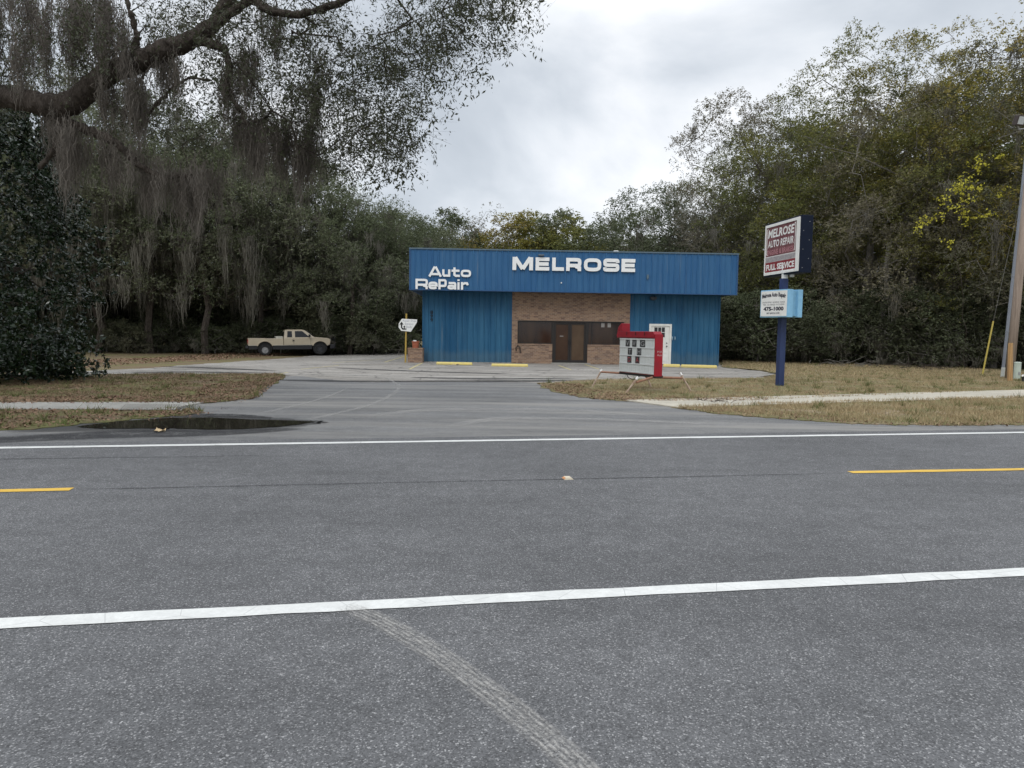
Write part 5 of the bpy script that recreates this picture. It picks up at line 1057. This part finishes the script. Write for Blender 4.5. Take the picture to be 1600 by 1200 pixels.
arr, par = grow(st, T_, rng, .15, 0, .6); ra = radii(par, .004, 2.2, [s[2]*.5 for s in st]); og = np.array(ORG[vine.name])
npmesh('stem', branch_mesh(arr, par, ra, 5)-og, 4, m_bark, vine); S, D, Q = twig_leaves(np.array(T_), rng, 5, .35, 6, .10, .07, .13, .3, .7)
npmesh('blossom', Q-og, 4, leaf_mat('yellow_blossom', [(.36, .34, .05), (.50, .46, .06), (.62, .56, .12)], .6, .25, .1, 2), vine)
# ---- brush pile and logs
def pile(name, px, py, n, ext, label, mat, hz=.5, rr=.02, ln=1.2):
    q = G(px, py); r = root(name, q, label, 'brush pile'); mb = MB(); rg_ = np.random.default_rng(int(px))
    for _ in range(n):
        a = q+np.array([rg_.normal()*ext, rg_.normal()*ext*.35, abs(rg_.normal())*hz*.4+.03]); t = rg_.random()*2*PI; d = np.array([math.cos(t), math.sin(t)*.6, rg_.normal()*.28]); L_ = ln*rg_.uniform(.4, 1.2); P_ = [a]
        for k in range(1, 5): P_.append(P_[-1]+d*L_/4+rg_.normal(size=3)*.05*L_); P_[-1][2] = max(.02, P_[-1][2])
        mb.tube(P_, [rr, rr*.8, rr*.7, rr*.5, rr*.3], 5)
    mb.build('sticks', mat, r)
pile('brush_pile', 1440, 577, 60, 1.5, 'grey brush pile at the foot of the right wood behind the lawn', m_bark, .45, .014, 1.2)
pile('brush_pile', 1330, 573, 40, 1.2, 'smaller scatter of fallen twigs left of the grey brush pile', m_barkl, .4, .015, 1.0)
pile('log_pile', 562, 549, 7, .5, 'small heap of pale split logs between pickup and shop', worn('split_log', (.42, .36, .28), (.2, .15, .1), .8), .3, .09, .9)
pile('fallen_twigs', 1118, 630, 14, .35, 'small dark twigs lying on the right sidewalk', m_bark, .12, .007, .5)
pile('fallen_twigs', 625, 549.5, 22, .9, 'dark fallen branches at the back edge of the lot left of the arrow sign', m_bark, .3, .02, .9)
# ---- distant shed glimpsed under the oaks
q = at(298, 527, 56.0); zr = q[2]; o = root('garden_shed', (q[0], 57, -.2), 'pale roofed shed glimpsed under the mossy oaks left of the pickup', 'shed'); fr = Fr((q[0]-.6, 56, -.2), (1, 0, 0))
mb = MB(); mb.box(fr, 0, 1.8, 0, zr, -2, 0); mb.build('wall', worn('shed_wall', (.12, .06, .05), None, .8), o); mb = MB(); mb.loft([fr.p(-.2, zr, .25), fr.p(2, zr, .25), fr.p(2, zr+.05, .25), fr.p(-.2, zr+.05, .25)], [fr.p(-.2, zr+.35, -2.2), fr.p(2, zr+.35, -2.2), fr.p(2, zr+.4, -2.2), fr.p(-.2, zr+.4, -2.2)]); mb.build('roof', P('shed_roof', (.5, .5, .48), .6), o)
# ------------------------------------------------------------------ grass, litter
def scatter(poly, dens, rng, clump=.0):
    A = np.array([p[:2] for p in poly]); x0, y0 = A.min(0); x1, y1 = A.max(0); x0 = max(x0, -22); x1 = min(x1, 26); n = int((x1-x0)*(y1-y0)*dens); x = rng.uniform(x0, x1, n); y = rng.uniform(y0, y1, n); k = inpoly(x, y, A); x, y = x[k], y[k]
    if clump:
        f = np.sin(x*2.1+1.3*np.sin(y*1.7))*np.sin(y*2.7+1.1*np.sin(x*1.3))+.6*np.sin(x*5.3+y*3.1)*np.sin(y*6.1-x*2.2); k = rng.random(len(x)) < (1-clump)+clump*(f > -.1); x, y = x[k], y[k]
    return x, y
def blades(x, y, rng, h, w, z=.015):
    n = len(x); t = rng.random(n)*2*PI; hh = h*rng.lognormal(0, .35, n); ln = rng.normal(0, .5, (n, 2))*hh[:, None]; b0 = np.stack([x, y, gh(x, y)+z], 1); s = np.stack([np.cos(t)*w, np.sin(t)*w, np.zeros(n)], 1)
    tip = b0+np.stack([ln[:, 0], ln[:, 1], hh], 1); return np.stack([b0-s, b0+s, tip], 1).reshape(-1, 3)
def grass_mat(name, dry, green, thr):
    mt, nt, b = new_mat(name); g = N(nt, 'ShaderNodeNewGeometry'); v = coord(nt)
    f = math_(nt, 'ADD', math_(nt, 'MULTIPLY', noise(nt, v, .55, 4, .6), .8), math_(nt, 'MULTIPLY', g.outputs['Random Per Island'], .3))
    f = ramp(nt, f, [(thr-.08, 0), (thr+.1, 1)]); d = ramp(nt, g.outputs['Random Per Island'], [(0, tuple(x*.6 for x in dry)), (.5, dry), (1, tuple(x*1.3 for x in dry))]); c = mix(nt, f, d, green); L(nt, c, b.inputs['Base Color']); b.inputs['Roughness'].default_value = .8; b.inputs['Specular IOR Level'].default_value = .15; return mt
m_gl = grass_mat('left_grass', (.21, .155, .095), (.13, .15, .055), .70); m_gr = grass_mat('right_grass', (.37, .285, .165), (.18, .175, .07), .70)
rng = rg(51)
x, y = scatter(V_LI, 560, rng, .85); x2, y2 = scatter(V_LS, 500, rng, .75)
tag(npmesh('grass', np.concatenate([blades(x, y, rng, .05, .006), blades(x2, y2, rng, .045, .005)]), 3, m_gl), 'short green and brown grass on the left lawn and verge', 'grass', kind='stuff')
x, y = scatter(V_RI, 520, rng, .85); x2, y2 = scatter(V_RS, 950, rng, .7); x3_, y3 = scatter(V_RB, 150, rng, .4)
tag(npmesh('grass', np.concatenate([blades(x, y, rng, .05, .006), blades(x2, y2, rng, .065, .006), blades(x3_, y3, rng, .06, .012)]), 3, m_gr), 'dry straw coloured grass on the right lawn and verge', 'grass', kind='stuff')
tq = []
for poly, n_ in ((V_LI, 90), (V_LS, 40), (V_RI, 120), (V_RS, 70), (V_RB, 60)):
    x, y = scatter(poly, 3, rng, .0); k = rng.permutation(len(x))[:n_]
    for cx_, cy2 in zip(x[k], y[k]): m_ = int(rng.uniform(15, 45)); tq.append(blades(cx_+rng.normal(0, .07, m_), cy2+rng.normal(0, .07, m_), rng, rng.uniform(.07, .15), .007))
tag(npmesh('weeds', np.concatenate(tq), 3, grass_mat('weed_green', (.20, .18, .08), (.10, .125, .04), .48)), 'taller green weed tufts dotted over the lawns and verges', 'weeds', kind='stuff')
def litter(parts, mat, label):
    Q = []
    for poly, dens, s_ in parts:
        x, y = scatter(poly, dens, rng, .5); n = len(x); c = np.stack([x, y, gh(x, y)+.028+rng.random(n)*.02], 1); t = rng.random(n)*2*PI; d = np.stack([np.cos(t), np.sin(t), rng.normal(0, .35, n)], 1); e = np.stack([-np.sin(t), np.cos(t), rng.normal(0, .35, n)], 1); k = (s_*rng.uniform(.5, 1.3, n))[:, None]
        Q.append(np.stack([c-d*k, c+e*k*.45, c+d*k, c-e*k*.45], 1).reshape(-1, 3))
    tag(npmesh('fallen_leaves', np.concatenate(Q), 4, mat), label, 'fallen leaves', kind='stuff')
m_lit = leaf_mat('dead_leaf_litter', [(.08, .045, .035), (.16, .095, .065), (.26, .175, .115), (.40, .30, .20)], .8, 0, .1, 1.0)
edge_l = GP((320, 604), (440, 590), (404, 624), (330, 632), (0, 633), (0, 622), (300, 620)); edge_r = GP((838, 600), (905, 600), (925, 610), (1010, 621), (1200, 622), (1200, 628), (985, 628.5), (930, 625), (878, 617))
back_l = GP((110, 578), (380, 560), (560, 548), (640, 546), (640, 541), (100, 541), (-100, 560))
apl = GP((250, 642), (330, 648), (440, 610), (300, 655), (150, 663), (60, 672))
litter([(V_LI, 110, .035), (V_LS, 260, .035), (edge_l, 320, .035), (edge_r, 260, .035), (V_RI, 30, .03), (back_l, 60, .06), (apl, 90, .03), (GP((1048, 637.5), (1200, 640), (1380, 661), (1600, 661), (1600, 668), (1370, 667), (1200, 655), (1110, 648)), 150, .03), (V_RB, 10, .04)], m_lit, 'brown fallen leaves scattered over the verges and driveway edges')
# ------------------------------------------------------------------ sky & light
w = bpy.data.worlds.new('World'); SC.world = w; w.use_nodes = True; nt = w.node_tree; bg = nt.nodes['Background']
sky = N(nt, 'ShaderNodeTexSky', sky_type='NISHITA', sun_disc=False, sun_elevation=math.radians(48), sun_rotation=math.radians(200)); 
tc = N(nt, 'ShaderNodeTexCoord'); sp = N(nt, 'ShaderNodeSeparateXYZ'); L(nt, tc.outputs['Generated'], sp.inputs[0])
zz = math_(nt, 'ADD', math_(nt, 'MAXIMUM', sp.outputs[2], 0.0), .42); cbn = N(nt, 'ShaderNodeCombineXYZ'); L(nt, math_(nt, 'DIVIDE', sp.outputs[0], zz), cbn.inputs[0]); L(nt, math_(nt, 'DIVIDE', sp.outputs[1], zz), cbn.inputs[1]); cbn.inputs[2].default_value = 5.2
n1 = noise(nt, cbn.outputs[0], 1.7, 7, .50, .3)
cl = ramp(nt, n1, [(.37, (.45, .49, .54)), (.46, (.53, .57, .62)), (.53, (.66, .695, .74)), (.62, (.85, .865, .89))])
cie = N(nt, 'ShaderNodeMapRange'); L(nt, sp.outputs[2], cie.inputs[0]); cie.inputs[1].default_value = .38; cie.inputs[2].default_value = .85; cie.inputs[3].default_value = 1.0; cie.inputs[4].default_value = 2.3
vm = N(nt, 'ShaderNodeVectorMath', operation='SCALE'); L(nt, cl, vm.inputs[0]); L(nt, cie.outputs[0], vm.inputs['Scale'])
sk = N(nt, 'ShaderNodeVectorMath', operation='SCALE'); L(nt, sky.outputs[0], sk.inputs[0]); sk.inputs['Scale'].default_value = .1
fin = mix(nt, .92, sk.outputs[0], vm.outputs[0]); L(nt, fin, bg.inputs[0]); bg.inputs[1].default_value = 1.0
sl_ = bpy.data.lights.new('sun', 'SUN'); sl_.energy = .7; sl_.angle = math.radians(25); sl_.color = (1, .97, .93); so = bpy.data.objects.new('sun', sl_); COL.objects.link(so); so.rotation_euler = (math.radians(42), 0, math.radians(-20))
SC.view_settings.view_transform = 'Standard'; SC.view_settings.look = 'None'; SC.view_settings.exposure = .33; SC.view_settings.gamma = 1
SC.cycles.max_bounces = 4; SC.cycles.transparent_max_bounces = 12; SC.cycles.diffuse_bounces = 3
